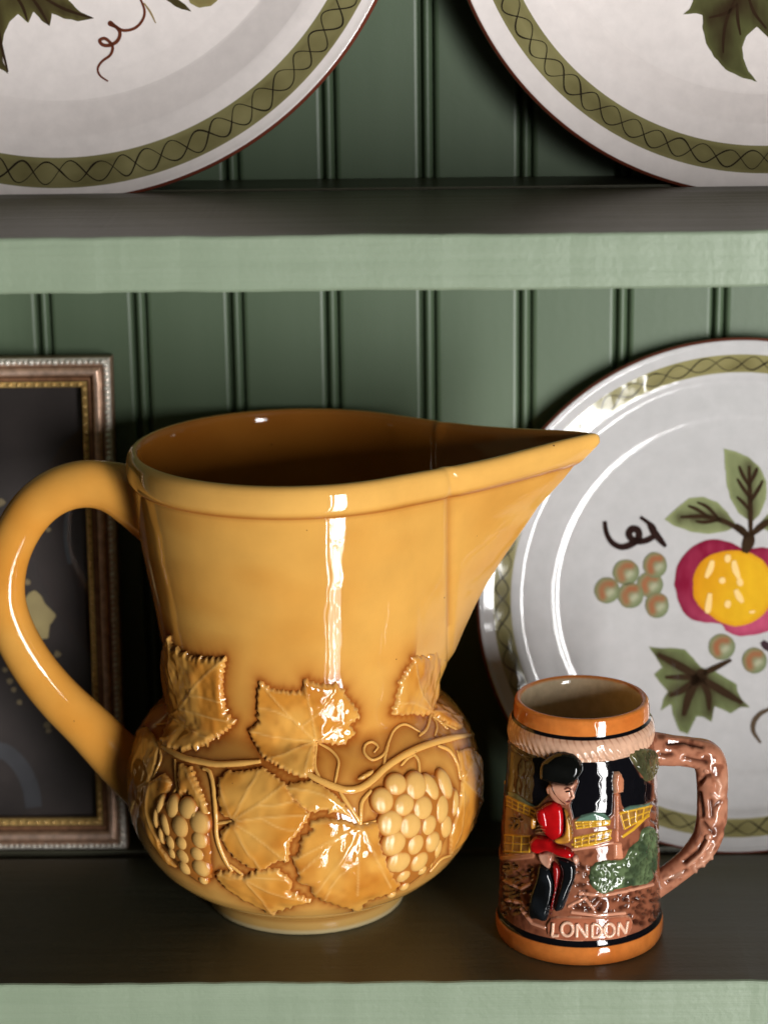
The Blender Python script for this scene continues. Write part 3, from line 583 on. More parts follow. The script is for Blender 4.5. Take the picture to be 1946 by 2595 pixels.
z2, zG3, zG6 = Z(300, 1580, 1.728), Z(300, 1900, 5.53), Z(1000, 1950, 5.53)
def leafcol(seed):
    def f(Q, d, vd, nz, pit):
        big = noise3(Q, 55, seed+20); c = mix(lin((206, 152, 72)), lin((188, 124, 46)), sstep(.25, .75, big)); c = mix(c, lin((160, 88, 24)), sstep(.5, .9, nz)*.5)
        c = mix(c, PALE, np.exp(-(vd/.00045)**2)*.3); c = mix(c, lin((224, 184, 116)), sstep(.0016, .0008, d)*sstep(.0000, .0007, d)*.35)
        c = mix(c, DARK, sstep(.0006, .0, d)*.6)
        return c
    return f
JR = .088
FEAT = []                                   # outlines of everything raised, for the pooled glaze around it
leaves = [
 ('A', [(228, 52), (245, 118), (262, 98), (276, 128), (330, 148), (400, 158), (475, 148), (462, 200), (460, 300), (474, 395), (520, 432), (450, 490), (380, 542), (300, 562), (215, 556), (188, 530), (212, 470), (232, 410), (206, 300), (198, 190), (206, 110)], 16,
   [[(288, 372), (250, 220), (232, 70)], [(288, 372), (370, 250), (470, 152)], [(288, 372), (390, 400), (510, 432)], [(288, 372), (230, 430), (190, 530)], [(240, 410), (330, 480), (400, 520)], [(330, 310), (420, 330), (460, 340)]]),
 ('B', [(622, 250), (665, 285), (730, 298), (800, 300), (810, 245), (880, 270), (960, 268), (1000, 320), (1058, 405), (1010, 448), (1040, 482), (985, 535), (900, 528), (866, 520), (860, 600), (858, 650), (812, 682), (740, 655), (680, 620), (625, 585), (598, 530), (570, 465), (618, 430), (608, 370), (612, 310)], 17,
   [[(866, 520), (740, 390), (625, 258)], [(866, 520), (840, 380), (812, 252)], [(866, 520), (960, 450), (1050, 405)], [(866, 520), (720, 500), (575, 466)], [(866, 520), (740, 580), (660, 605)], [(866, 520), (830, 600), (815, 675)], [(800, 450), (880, 380), (945, 290)], [(760, 415), (690, 380), (620, 370)]]),
 ('C', [(1412, 42), (1400, 95), (1352, 150), (1300, 145), (1262, 205), (1240, 240), (1222, 300), (1208, 360), (1195, 405), (1270, 398), (1365, 402), (1395, 330), (1402, 200), (1416, 100)], 17,
   [[(1365, 402), (1370, 250), (1410, 60)], [(1365, 402), (1300, 280), (1290, 180)], [(1365, 402), (1280, 350), (1210, 350)]]),
 ('C2', [(1372, 352), (1440, 378), (1500, 425), (1492, 470), (1440, 452), (1370, 405)], 15, [[(1368, 400), (1430, 410), (1498, 430)]]),
 ('D', [(440, 705), (470, 655), (530, 652), (600, 642), (640, 636), (690, 676), (735, 705), (770, 775), (815, 805), (840, 842), (800, 905), (752, 962), (745, 1048), (700, 1042), (640, 1078), (580, 1072), (520, 1035), (475, 990), (450, 935), (462, 902), (505, 868), (462, 845), (440, 790)], 17,
   [[(505, 868), (560, 760), (625, 645)], [(505, 868), (640, 780), (728, 712)], [(505, 868), (680, 850), (836, 845)], [(505, 868), (640, 960), (742, 1045)], [(505, 868), (560, 980), (630, 1070)], [(505, 868), (470, 780), (450, 700)], [(505, 868), (478, 920), (460, 965)], [(610, 800), (690, 800), (770, 782)], [(620, 850), (720, 900), (790, 905)]]),
 ('E', [(425, 1092), (480, 1085), (548, 1108), (620, 1082), (690, 1075), (742, 1112), (765, 1142), (742, 1168), (790, 1195), (850, 1215), (740, 1240), (690, 1256), (684, 1272), (620, 1240), (540, 1202), (480, 1162), (445, 1125)], 17,
   [[(548, 1108), (680, 1170), (840, 1214)], [(548, 1108), (620, 1180), (684, 1266)], [(548, 1108), (500, 1110), (432, 1094)], [(548, 1108), (650, 1110), (745, 1120)]]),
 ('F', [(1060, 885), (985, 862), (900, 852), (835, 872), (850, 905), (800, 950), (790, 1000), (760, 1035), (776, 1070), (790, 1105), (782, 1135), (838, 1150), (850, 1188), (895, 1212), (950, 1228), (1040, 1255), (1095, 1208), (1190, 1175), (1235, 1140), (1200, 1110), (1170, 1040), (1140, 960), (1140, 890), (1125, 868)], 20,
   [[(1060, 885), (1045, 1020), (1040, 1180)], [(1060, 885), (930, 950), (765, 1035)], [(1060, 885), (950, 1060), (850, 1185)], [(1060, 885), (1120, 1020), (1185, 1150)], [(1060, 885), (940, 870), (842, 875)], [(1045, 1040), (960, 1100), (900, 1200)], [(950, 940), (880, 1010), (790, 1090)]]),
 ('G', [(718, 722), (765, 702), (830, 692), (885, 706), (945, 748), (995, 805), (1035, 865), (980, 838), (900, 822), (835, 832), (790, 800), (755, 762)], 15, [[(1030, 858), (900, 760), (725, 724)]]),
 ('H', [(1482, 560), (1540, 540), (1588, 605), (1600, 700), (1592, 780), (1555, 880), (1500, 965), (1445, 1020), (1448, 930), (1475, 850), (1492, 780), (1500, 690)], 40, [[(1498, 690), (1545, 600), (1545, 545)], [(1498, 690), (1560, 760), (1585, 790)], [(1498, 690), (1500, 850), (1450, 1010)]]),
 ('I', [(88, 470), (130, 455), (165, 500), (182, 560), (168, 630), (150, 690), (205, 655), (240, 700), (220, 750), (175, 790), (162, 870), (190, 980), (262, 1075), (215, 1052), (150, 960), (102, 850), (70, 720), (62, 600)], 60, [[(150, 690), (120, 580), (130, 460)], [(150, 690), (100, 720), (72, 725)], [(150, 690), (140, 850), (230, 1050)], [(150, 690), (190, 690), (235, 700)]]),
 ('J', [(268, 612), (330, 640), (345, 690), (378, 760), (398, 842), (368, 838), (340, 790), (308, 742), (272, 758), (264, 680)], 15, [[(300, 640), (350, 740), (390, 835)]]),
 ('K', [(1040, 690), (1060, 668), (1090, 650), (1125, 640), (1110, 668), (1075, 690)], 14, []),
]
NRM = {'A': .0022, 'H': .0012, 'I': .0012, 'G': .0014, 'K': .0014, 'J': .0014}
for i, (nm, pl_, tl, vv) in enumerate(leaves):
    poly = teeth(z2(pl_), (tl*1.5)/1.728, 7.0 if nm not in 'HIK' else 1.5, seed=i)
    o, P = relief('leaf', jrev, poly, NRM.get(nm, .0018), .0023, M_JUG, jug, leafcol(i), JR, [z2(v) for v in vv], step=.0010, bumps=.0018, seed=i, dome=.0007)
    FEAT.append((P, True))
tubes = [
 ([(196, 545), (280, 590), (350, 608), (430, 622), (520, 620), (625, 610)], 12.5), ([(800, 640), (860, 682), (940, 718), (1000, 734), (1060, 724), (1110, 690), (1165, 638), (1235, 590), (1315, 550), (1400, 522), (1480, 503), (1548, 494)], 13.5),
 ([(372, 640), (402, 655), (418, 720), (425, 800), (430, 870), (432, 930), (448, 990), (475, 1050), (502, 1088)], 8.5), ([(432, 880), (460, 876), (505, 870)], 6.5), ([(480, 1055), (515, 1080), (548, 1108)], 6),
 ([(250, 600), (255, 670), (262, 725), (280, 770)], 6), ([(262, 720), (245, 745), (236, 772)], 5), ([(185, 560), (188, 600), (168, 650), (150, 690)], 5.5), ([(172, 535), (152, 600), (150, 690)], 4.5),
 ([(868, 522), (860, 590), (862, 640), (885, 690)], 6.5), ([(876, 528), (930, 560), (962, 605), (956, 660), (946, 712)], 5.5),
 ([(1318, 480), (1252, 446), (1205, 472), (1180, 530), (1160, 578), (1112, 602), (1076, 572), (1080, 536), (1110, 524), (1134, 546), (1118, 570)], 5.5), ([(1182, 525), (1166, 585), (1160, 640)], 6),
 ([(1365, 404), (1348, 465), (1315, 498)], 6), ([(1368, 404), (1392, 450), (1384, 496)], 5), ([(1365, 402), (1400, 430), (1440, 468)], 6), ([(1420, 440), (1455, 458), (1482, 470)], 5), ([(1410, 420), (1450, 428), (1496, 446)], 4),
 ([(1285, 572), (1310, 605), (1316, 665)], 6.5), ([(1290, 582), (1262, 598), (1235, 628)], 5.5), ([(1395, 540), (1445, 562), (1478, 615), (1494, 688)], 7.5), ([(1480, 560), (1500, 640), (1498, 690)], 4),
 ([(968, 740), (1000, 790), (1040, 850), (1060, 885)], 8), ([(1105, 735), (1066, 785), (1060, 840), (1060, 885)], 8), ([(1060, 885), (1100, 876), (1150, 862)], 5), ([(1066, 885), (1105, 930), (1142, 975)], 4), ([(1455, 1018), (1410, 1035), (1375, 1075), (1360, 1090)], 7), ([(1400, 1020), (1376, 1040), (1366, 1075)], 4),
 ([(240, 410), (215, 440), (165, 448)], 4)]
pxm = 1.1/FPX/1.728
for i, (p, r) in enumerate(tubes):
    o, P = surf_tube('vine' if r > 10 else 'tendril', jrev, z2(p), r*1.22*pxm, M_JUG, jug, mix(lin((206, 150, 68)), PALE, .22), n=56, R=JR, lift=.35, ends=(.7, .6))
    FEAT.append((P, False))
# grape bunches
bm0 = bmesh.new(); bmesh.ops.create_uvsphere(bm0, u_segments=20, v_segments=12, radius=1); gme = bpy.data.meshes.new('grape'); bm0.to_mesh(gme); bm0.free()
gme.polygons.foreach_set('use_smooth', np.ones(len(gme.polygons), bool)); gco = np.array([v.co[:] for v in gme.vertices])
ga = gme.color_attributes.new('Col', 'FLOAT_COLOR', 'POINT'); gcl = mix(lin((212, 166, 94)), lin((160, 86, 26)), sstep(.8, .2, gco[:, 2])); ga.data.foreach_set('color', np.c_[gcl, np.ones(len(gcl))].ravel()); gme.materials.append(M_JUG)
gl = [(625, 775, 58, 128), (800, 810, 88, 138), (1000, 830, 98, 122), (560, 960, 48, 118), (700, 1060, 72, 130), (905, 1080, 102, 130), (1165, 1030, 118, 128), (635, 1200, 48, 100), (770, 1290, 66, 92), (925, 1300, 84, 88), (1160, 1260, 132, 105), (785, 1440, 60, 82), (945, 1480, 92, 100), (1130, 1450, 128, 92), (965, 1640, 78, 90), (1185, 1640, 130, 118), (1210, 1815, 112, 66), (1095, 930, 60, 60)]
gr = [(265, 245, 112, 160), (475, 265, 82, 155), (670, 220, 105, 160), (105, 505, 104, 132), (360, 550, 116, 142), (625, 560, 106, 162), (810, 480, 66, 150), (190, 790, 112, 142), (445, 785, 112, 122), (680, 800, 90, 142), (260, 1045, 122, 126), (490, 1010, 100, 136), (575, 1100, 60, 120), (60, 1290, 122, 122), (310, 1280, 122, 132), (100, 1480, 112, 92), (355, 1400, 95, 66)]
gr2 = [(1150, 780, 49, 52), (1210, 710, 38, 44), (1185, 876, 46, 47), (1200, 962, 48, 44), (1265, 886, 38, 42), (1212, 1042, 44, 38), (1190, 1182, 34, 18), (1245, 1148, 36, 20)]
def bunch(items, base_poly, nm):
    base, P = relief('grape_bunch', jrev, z2(base_poly), .0012, .003, M_JUG, jug, lambda Q, d, vd, nz, pit: np.tile(mix(DARK, AMB, .25), (len(Q), 1)), JR, step=.002, dome=.001)
    FEAT.append((P, True))
    for c, a, b in items:
        tz = jrev.hit(c)[0:1]; n = jrev.nrm(tz)[0]; p = jrev.pos(tz, .0002)[0]
        vdir = CAM-(p+jrev.c); vdir /= np.linalg.norm(vdir); t1 = np.array([-math.sin(tz[0, 0]), math.cos(tz[0, 0]), 0]); t2 = np.cross(n, t1)
        k = 1.1/FPX; foresh = max(abs(np.dot(np.cross(vdir, t2), n)), .42); ra = min(a*k/max(foresh, .42), b*k*1.25); rb = b*k/max(.75, abs(n@vdir))
        if abs(tz[0, 0]+np.pi/2) < .5: ra = a*k*1.02
        M = Matrix(((t1[0], t2[0], n[0]), (t1[1], t2[1], n[1]), (t1[2], t2[2], n[2]))).to_4x4() @ Matrix.Rotation(random.uniform(-.35, .35), 4, 'Z') @ Matrix.Diagonal((ra*random.uniform(1.08, 1.24), rb*random.uniform(1.06, 1.2), .0020+.24*min(ra, rb)*random.uniform(.8, 1.2), 1))
        o = bpy.data.objects.new('grape', gme); COL.objects.link(o); o.parent = base; M.translation = Vector(p); o.matrix_local = M
def conv(zf, L, s): return [(zf([(x, y)]), a/s, b/s) for x, y, a, b in L]
bunch(conv(zG3, gl, 5.53), [(165, 800), (230, 765), (330, 775), (390, 850), (410, 1000), (415, 1120), (360, 1140), (280, 1080), (220, 980), (180, 890)], 'l')
bunch(conv(zG6, gr, 5.53)+conv(z2, gr2, 1.728), [(1110, 760), (1190, 680), (1300, 665), (1420, 660), (1480, 740), (1470, 850), (1420, 960), (1350, 1080), (1260, 1150), (1190, 1130), (1160, 1000), (1140, 880)], 'r')
# turned body with the glaze pooled around everything raised
front = (~inner) & (zz > .006) & (zz < .165) & (np.sin(TH) < .55)
tzb = np.stack([np.where(TH > np.pi*.75, TH-2*np.pi, TH), zz], 1); fb = jrev.flat(tzb, JR); dmin = np.full(len(TH), 1.); idx = np.where(front)[0]
A = np.vstack([P if cl else P[:-1] for P, cl in FEAT]); B = np.vstack([np.roll(P, -1, 0) if cl else P[1:] for P, cl in FEAT])
kd = KDTree(len(A)); pts_ = ((A+B)/2).tolist()
for i_, p in enumerate(pts_): kd.insert((p[0], p[1], 0.0), i_)
kd.balance(); dmin[idx] = [kd.find((p[0], p[1], 0.0))[2] for p in fb[idx].tolist()]
nb1 = noise3(JV[:-2]*np.array([1, 1, .35]), 60, 2); nb2 = noise3(JV[:-2]*np.array([1, 1, 2.2]), 22, 6)
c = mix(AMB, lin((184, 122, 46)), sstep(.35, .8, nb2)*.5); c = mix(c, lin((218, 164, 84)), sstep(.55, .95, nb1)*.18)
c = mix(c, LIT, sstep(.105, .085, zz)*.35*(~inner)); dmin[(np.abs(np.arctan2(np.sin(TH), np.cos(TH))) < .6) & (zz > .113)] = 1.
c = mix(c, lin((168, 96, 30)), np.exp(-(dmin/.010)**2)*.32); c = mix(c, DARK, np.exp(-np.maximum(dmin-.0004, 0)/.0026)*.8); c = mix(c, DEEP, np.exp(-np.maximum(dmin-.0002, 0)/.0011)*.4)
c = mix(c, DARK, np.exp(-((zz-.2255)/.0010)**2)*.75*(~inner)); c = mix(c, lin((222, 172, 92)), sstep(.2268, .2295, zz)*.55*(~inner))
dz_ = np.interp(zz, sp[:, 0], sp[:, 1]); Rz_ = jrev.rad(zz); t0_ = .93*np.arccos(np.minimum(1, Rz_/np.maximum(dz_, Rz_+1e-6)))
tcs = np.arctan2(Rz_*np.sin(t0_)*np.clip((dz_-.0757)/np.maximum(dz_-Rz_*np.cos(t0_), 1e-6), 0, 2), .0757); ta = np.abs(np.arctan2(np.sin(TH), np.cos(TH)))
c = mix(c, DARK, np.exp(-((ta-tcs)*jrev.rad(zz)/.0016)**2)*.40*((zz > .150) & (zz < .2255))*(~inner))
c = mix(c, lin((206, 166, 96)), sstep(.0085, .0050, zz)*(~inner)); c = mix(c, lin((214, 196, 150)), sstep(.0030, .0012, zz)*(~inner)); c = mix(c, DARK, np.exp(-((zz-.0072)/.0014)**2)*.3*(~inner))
c = mix(c, DARK, np.exp(-((zz-.1095)/.003)**2)*.35*(~inner)); c[inner] = mix(lin((172, 108, 40)), lin((150, 86, 28)), nb2[inner])  # inside wall: same amber glaze, with its shade painted in as darker colour
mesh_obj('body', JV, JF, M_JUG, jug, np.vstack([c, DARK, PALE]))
# handle
hp = np.array([(412, 1300), (345, 1262), (272, 1234), (205, 1229), (138, 1250), (80, 1297), (35, 1370), (12, 1450), (12, 1530), (38, 1610), (85, 1692), (150, 1772), (230, 1850), (310, 1932), (405, 2018)], float)
hr = np.array([96, 82, 66, 62, 60, 59, 57, 56, 56, 57, 59, 62, 66, 72, 80])*1.13/FPX
hc = spline(np.c_[on_axis(hp, 1, JY)-np.array([JX, JY, 0]), hr], 120); V, F = sweep(hc[:, :3], (0, 1, 0), hc[:, 3], hc[:, 3]*.86, 40)
nz = noise3(V, 50, 4); mesh_obj('handle', V, F, M_JUG, jug, mix(AMB, lin((190, 120, 36)), nz*.8))

# ------------------------------------------------------------------ mug
MX, MY = .1013, .0571
zM = Z(1230, 1680, 2.552)
mprofile = [(0, .0408), (.0012, .0416), (.004, .0420), (.0085, .0418), (.0100, .0409), (.0112, .0405), (.0140, .0405), (.02, .0404), (.036, .0398), (.053, .0391), (.074, .0379), (.0925, .0369), (.1000, .0361), (.1020, .0354), (.1045, .0354), (.1065, .0358), (.1095, .0358), (.1125, .0352), (.1140, .0338), (.1150, .0332), (.1170, .0333), (.1200, .0331), (.1226, .0326)]
mrev = Rev(MX, MY, mprofile)
mover = Rev(MX, MY, [(z, r+.0014) for z, r in mprofile]); mtop = Rev(MX, MY, [(z, r+.0030) for z, r in mprofile])
mug = empty('mug', (MX, MY, .0004), 'small painted souvenir mug with a red coated guardsman and raised LONDON', 'mug')
OR_, BLK, BR0, BR1, BR2 = lin((198, 120, 56)), lin((10, 10, 14)), lin((128, 76, 54)), lin((60, 28, 19)), lin((182, 128, 100))
tf = np.linspace(-np.pi, 0, 620); tb = np.linspace(0, np.pi, 160)[1:-1]; mth = np.r_[tf, tb]; nm_ = len(mth)
mz = np.r_[np.linspace(0, .0102, 22), np.linspace(.0105, .1020, 310), np.linspace(.1023, .1226, 60)]
MT, MZ = np.meshgrid(mth, mz); MT, MZ = MT.ravel(), MZ.ravel()
tzf = np.stack([np.where(MT > 0, -MT, MT), MZ], 1); W3 = mrev.pos(tzf)+mrev.c; Q = (project(W3)-np.array([1230, 1680]))*2.552
n1 = noise3(W3, 260, 1); n2 = noise3(W3, 90, 2); hgt = .0005*(n2-.5)
c = mix(BR0, BR1, sstep(.42, .8, n1)*.85); c = mix(c, BR2, sstep(.55, .9, n2)*.4)
def fill(poly, col, feather=8, dh=0., tex=None):
    global c, hgt
    P = np.array(poly, float); lo, hi = P.min(0)-feather*2, P.max(0)+feather*2; s = np.where(((Q > lo) & (Q < hi)).all(1))[0]
    if not len(s): return
    d = poly_dist(Q[s], P)*np.where(inside(Q[s], P), 1, -1); t = sstep(-feather*.5, feather*.5, d); cc = np.asarray(col)
    c[s] = mix(c[s], cc if tex is None else mix(cc, tex, sstep(.35, .8, n1[s])), t); hgt[s] += dh*t
def line(path, wd, col, dh=0.):
    global c, hgt
    P = np.array(path, float); lo, hi = P.min(0)-wd*2, P.max(0)+wd*2; s = np.where(((Q > lo) & (Q < hi)).all(1))[0]
    if not len(s): return
    t = sstep(wd, wd*.4, seg_dist(Q[s], P[:-1], P[1:])); c[s] = mix(c[s], col, t); hgt[s] += dh*t
YELL, TEAL, OLIV = lin((196, 148, 40)), lin((84, 112, 96)), lin((70, 70, 40))
fill([(100, 520), (250, 540), (330, 590), (400, 640), (420, 700), (410, 860), (340, 935), (290, 945), (220, 900), (100, 850)], BLK, 14, -.0006)
fill([(100, 520), (170, 530), (210, 640), (200, 760), (170, 850), (100, 850)], lin((30, 30, 18)), 40, 0, lin((62, 56, 26)))
fill([(545, 640), (640, 630), (720, 622), (830, 640), (930, 600), (965, 665), (1010, 745), (1050, 770), (1085, 800), (1078, 890), (1030, 925), (900, 952), (885, 925), (872, 850), (830, 858), (828, 985), (800, 1012), (700, 978), (600, 1010), (568, 1020), (545, 930), (600, 780)], BLK, 12, -.0007)
fill([(578, 1032), (620, 996), (700, 976), (770, 984), (808, 1016), (800, 1036), (700, 1028), (620, 1040)], TEAL, 8, .0003)
fill([(890, 955), (940, 936), (1030, 924), (1072, 905), (1050, 938), (900, 968)], TEAL, 8, .0003); fill([(135, 838), (190, 852), (255, 900), (325, 942), (240, 922), (140, 870)], TEAL, 8, .0003)
# yellow lattice of the bridge
for quad in ([(138, 868), (330, 962), (322, 1010), (140, 930)], [(128, 1120), (292, 1130), (285, 1228), (124, 1228)], [(580, 1036), (805, 1028), (800, 1050), (590, 1076)], [(575, 1140), (812, 1090), (800, 1150), (575, 1196)], [(872, 978), (1075, 930), (1050, 1000), (900, 1080)]):
    a, b, cc_, d_ = [np.array(p, float) for p in quad]; fill(quad, lin((120, 82, 40)), 8, .0002, lin((150, 110, 50)))
    n_ = max(3, int(np.linalg.norm(b-a)/42))
    for k in range(n_+1): t = k/n_; line([a+(b-a)*t, d_+(cc_-d_)*t], 7, YELL, .00025)
    line([a, b], 9, YELL, .0003); line([d_, cc_], 9, YELL, .0003); line([(a+d_)/2, (b+cc_)/2], 6, YELL, .0002)
line([(560, 1180), (600, 1205), (700, 1180), (810, 1140)], 9, YELL, .0003); line([(890, 1130), (960, 1080), (1050, 990)], 13, YELL, .0004)
line([(110, 1270), (200, 1262), (300, 1252)], 26, lin((170, 112, 82)), .0006); line([(560, 1215), (700, 1195), (820, 1170)], 12, lin((186, 130, 104)), .0005)
# pitted earth
for (x0, y0, x1, y1, n_, r_) in ((110, 1300, 300, 1640, 75, 14), (560, 1290, 680, 1600, 36, 13), (930, 1480, 1150, 1700, 60, 14), (620, 1500, 930, 1620, 30, 16), (1080, 560, 1150, 1400, 20, 14), (150, 1000, 280, 1110, 10, 14), (560, 1500, 930, 1520, 0, 9)):
    for k in range(n_):
        p = np.array([x0+(x1-x0)*random.random(), y0+(y1-y0)*random.random()]); s = np.where((np.abs(Q-p) < 45).all(1))[0]; rr_ = r_*(.7+.6*random.random())
        e = np.exp(-(((Q[s]-p)*np.array([1, 1.25]))**2).sum(1)/rr_**2); c[s] = mix(c[s], lin((50, 22, 14)), e*.75); hgt[s] -= .0007*e
for pth in ([(610, 1500), (760, 1512), (930, 1480), (1080, 1440)], [(540, 1580), (640, 1530), (700, 1600)], [(560, 1620), (720, 1640), (900, 1625)], [(230, 1600), (300, 1690), (380, 1720)], [(120, 1420), (220, 1470), (290, 1440)], [(130, 1540), (230, 1560), (270, 1600)]): line(pth, 14, lin((186, 130, 104)), .0006)
# bands
ob = (MZ < .0098) | (MZ > .1154); c[ob] = mix(OR_, lin((176, 92, 34)), n2[ob]*.9); bk = ((MZ > .0096) & (MZ < .0126)) | ((MZ > .1138) & (MZ < .1155)); c[bk] = BLK
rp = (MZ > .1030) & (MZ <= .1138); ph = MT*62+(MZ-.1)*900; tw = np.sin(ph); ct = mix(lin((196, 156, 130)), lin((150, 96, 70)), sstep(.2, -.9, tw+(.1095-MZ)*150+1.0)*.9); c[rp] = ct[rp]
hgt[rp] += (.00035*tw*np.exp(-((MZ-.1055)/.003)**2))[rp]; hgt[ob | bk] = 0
V = mrev.pos(np.stack([MT, MZ], 1), hgt); rowsn = len(mz); V = V.tolist(); F = grid_faces(nm_, rowsn, True).tolist()
# lip and inside
inr = [(.1226, .0326), (.1236, .0319), (.1239, .0309), (.1234, .0299), (.1222, .0292), (.118, .0288), (.10, .0286), (.06, .0288), (.02, .0295), (.008, .029), (.007, .02), (.007, .0005)]
cols = c.tolist(); base0 = (rowsn-1)*nm_
for k, (z, r) in enumerate(inr[1:]):
    b0 = len(V); V += [(r*math.cos(a), r*math.sin(a), z) for a in mth]; cl = lin((196, 116, 46)) if k < 3 else lin((196, 176, 146)); cols += [cl.tolist()]*nm_
    F += [[base0+i, base0+(i+1) % nm_, b0+(i+1) % nm_, b0+i] for i in range(nm_)]; base0 = b0
b0 = len(V); V += [(0, 0, .002)]; cols += [OR_.tolist()]; F += [[(i+1) % nm_, i, b0] for i in range(nm_)]
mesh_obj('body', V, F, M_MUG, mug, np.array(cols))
MR = .039
def flatcol(a, b=None, edge=None):
    def f(Q_, d, vd, nz, pit):
        cc = mix(a, b if b is not None else np.asarray(a)*.75, sstep(.4, .85, nz)); cc = mix(cc, np.asarray(a)*.25, pit*.85)
        if edge is not None: cc = mix(cc, edge, sstep(.0010, .0003, d)*.8)
        return cc
    return f
RED, SKIN, GLD = lin((176, 14, 18)), lin((206, 156, 132)), lin((196, 136, 44))
def mpatch(nm, poly, h, colf, wd=.0016, dome=.0, **k): return relief(nm, mrev, zM(poly), h, wd, M_MUG, k.pop('parent', mug), colf, MR, step=.0009, dome=dome, smooth_n=k.pop('sn', 70), **k)[0]
mpatch('bush', [(680, 1330), (720, 1292), (800, 1278), (890, 1272), (930, 1200), (990, 1150), (1010, 1085), (1060, 1060), (1096, 1100), (1102, 1250), (1090, 1350), (1050, 1430), (950, 1452), (850, 1472), (760, 1500), (692, 1462), (664, 1400)], .0014, flatcol(lin((92, 108, 74)), lin((44, 58, 42))), dome=.0008, pits=(190, .00105, .0011), bumps=.0008)
mpatch('bush', [(930, 600), (1000, 560), (1080, 566), (1112, 640), (1096, 720), (1052, 775), (1012, 742), (960, 662)], .0012, flatcol(lin((104, 96, 62)), lin((58, 60, 40))), dome=.0006, pits=(60, .0010, .0009))
mpatch('lamp_post', [(833, 845), (862, 845), (860, 1165), (838, 1165)], .0014, flatcol(lin((186, 116, 84))), wd=.0007, sn=0)
mpatch('lamp_base', [(824, 1165), (882, 1165), (892, 1275), (826, 1278)], .0010, flatcol(lin((190, 126, 96))), wd=.0010, sn=0)
lan = mpatch('lantern', [(822, 775), (832, 712), (868, 708), (888, 745), (886, 838), (830, 852)], .0022, flatcol(lin((176, 112, 80)), edge=lin((206, 160, 130))), wd=.0012, sn=0)
mpatch('sign_plate', [(392, 1700), (430, 1648), (560, 1642), (760, 1648), (900, 1636), (948, 1668), (942, 1730), (900, 1782), (700, 1806), (520, 1806), (410, 1776)], .0008, flatcol(lin((156, 92, 66)), lin((120, 62, 44)), edge=lin((198, 150, 122))), wd=.0012)
KD = lin((40, 8, 8)); KB = lin((60, 30, 20)); REDS = flatcol(RED, lin((130, 8, 12)), edge=KD)
guard = mpatch('guardsman_coat', [(326, 1000), (340, 950), (380, 916), (440, 902), (482, 928), (505, 970), (510, 1050), (505, 1120), (455, 1165), (400, 1140), (350, 1080)], .0022, REDS, wd=.0030, dome=.0010, over=mover, bumps=.0008)
G = guard
def gp(nm, poly, h, colf, **k): return mpatch(nm, poly, h, colf, parent=G, over=mover, **k)
gp('coat_sleeve', [(326, 960), (352, 935), (392, 948), (412, 1000), (420, 1062), (402, 1082), (362, 1062), (334, 1018)], .0032, REDS, wd=.0022, dome=.0008)
gp('coat_skirt', [(282, 1160), (320, 1124), (400, 1136), (455, 1180), (535, 1202), (578, 1250), (545, 1278), (470, 1262), (400, 1232), (335, 1248), (292, 1222)], .0026, REDS, wd=.0024, dome=.0008, bumps=.0010)
gp('chest_trim', [(498, 938), (530, 970), (556, 1040), (566, 1110), (560, 1160), (520, 1184), (455, 1176), (440, 1140), (500, 1110), (510, 1030)], .0022, flatcol(lin((110, 60, 36)), GLD, edge=KB), wd=.0016, dome=.0005, bumps=.0016)
gp('gold_braid', [(528, 975), (546, 1000), (560, 1060), (568, 1120), (556, 1130), (544, 1070), (530, 1015)], .0032, flatcol(lin((214, 166, 70)), lin((160, 104, 40)), edge=KB), wd=.0008, bumps=.0010, sn=40)
gp('glove', [(298, 1000), (326, 1008), (330, 1050), (320, 1092), (300, 1070)], .0030, flatcol(GLD, lin((170, 110, 34)), edge=KB), wd=.0014, dome=.0006, sn=40)
for k in range(3): gp('cuff_fold', [(326, 1058+k*20), (362, 1048+k*20), (402, 1058+k*18), (404, 1072+k*18), (362, 1068+k*20), (330, 1078+k*18)], .0034, flatcol(lin((206, 156, 110)), GLD, edge=KB), wd=.0008, sn=40)
gp('coat_tail', [(330, 1236), (400, 1230), (436, 1262), (430, 1320), (405, 1345), (350, 1300)], .0020, flatcol(SKIN, lin((150, 92, 68)), edge=KB), wd=.0014, bumps=.0014)
gp('hand', [(552, 1262), (590, 1252), (608, 1282), (600, 1316), (565, 1306)], .0022, flatcol(SKIN, edge=KB), wd=.0014, sn=40)
TRO = flatcol(lin((10, 12, 14)), lin((22, 26, 30)))
gp('trouser_leg', [(340, 1308), (400, 1338), (432, 1400), (444, 1450), (434, 1530), (412, 1610), (384, 1684), (330, 1672), (290, 1666), (274, 1600), (290, 1500), (318, 1420)], .0022, TRO, wd=.0026, dome=.0008, bumps=.0010)
gp('trouser_leg', [(448, 1262), (530, 1282), (582, 1322), (582, 1400), (552, 1480), (522, 1560), (492, 1614), (440, 1612), (452, 1530), (482, 1420), (490, 1350)], .0024, TRO, wd=.0026, dome=.0008, bumps=.0010)
gp('trouser_stripe', [(430, 1290), (462, 1312), (484, 1360), (468, 1450), (450, 1530), (432, 1610), (412, 1662), (420, 1560), (442, 1450), (432, 1380)], .0026, flatcol(lin((150, 20, 20)), edge=KD), wd=.001, sn=40)
gp('face', [(396, 800), (430, 780), (530, 790), (575, 778), (590, 800), (566, 832), (576, 880), (554, 892), (550, 920), (520, 936), (482, 926), (440, 904), (410, 862)], .0026, flatcol(lin((196, 142, 116)), lin((148, 92, 70)), edge=lin((100, 52, 36))), wd=.0022, dome=.0008, bumps=.0006)
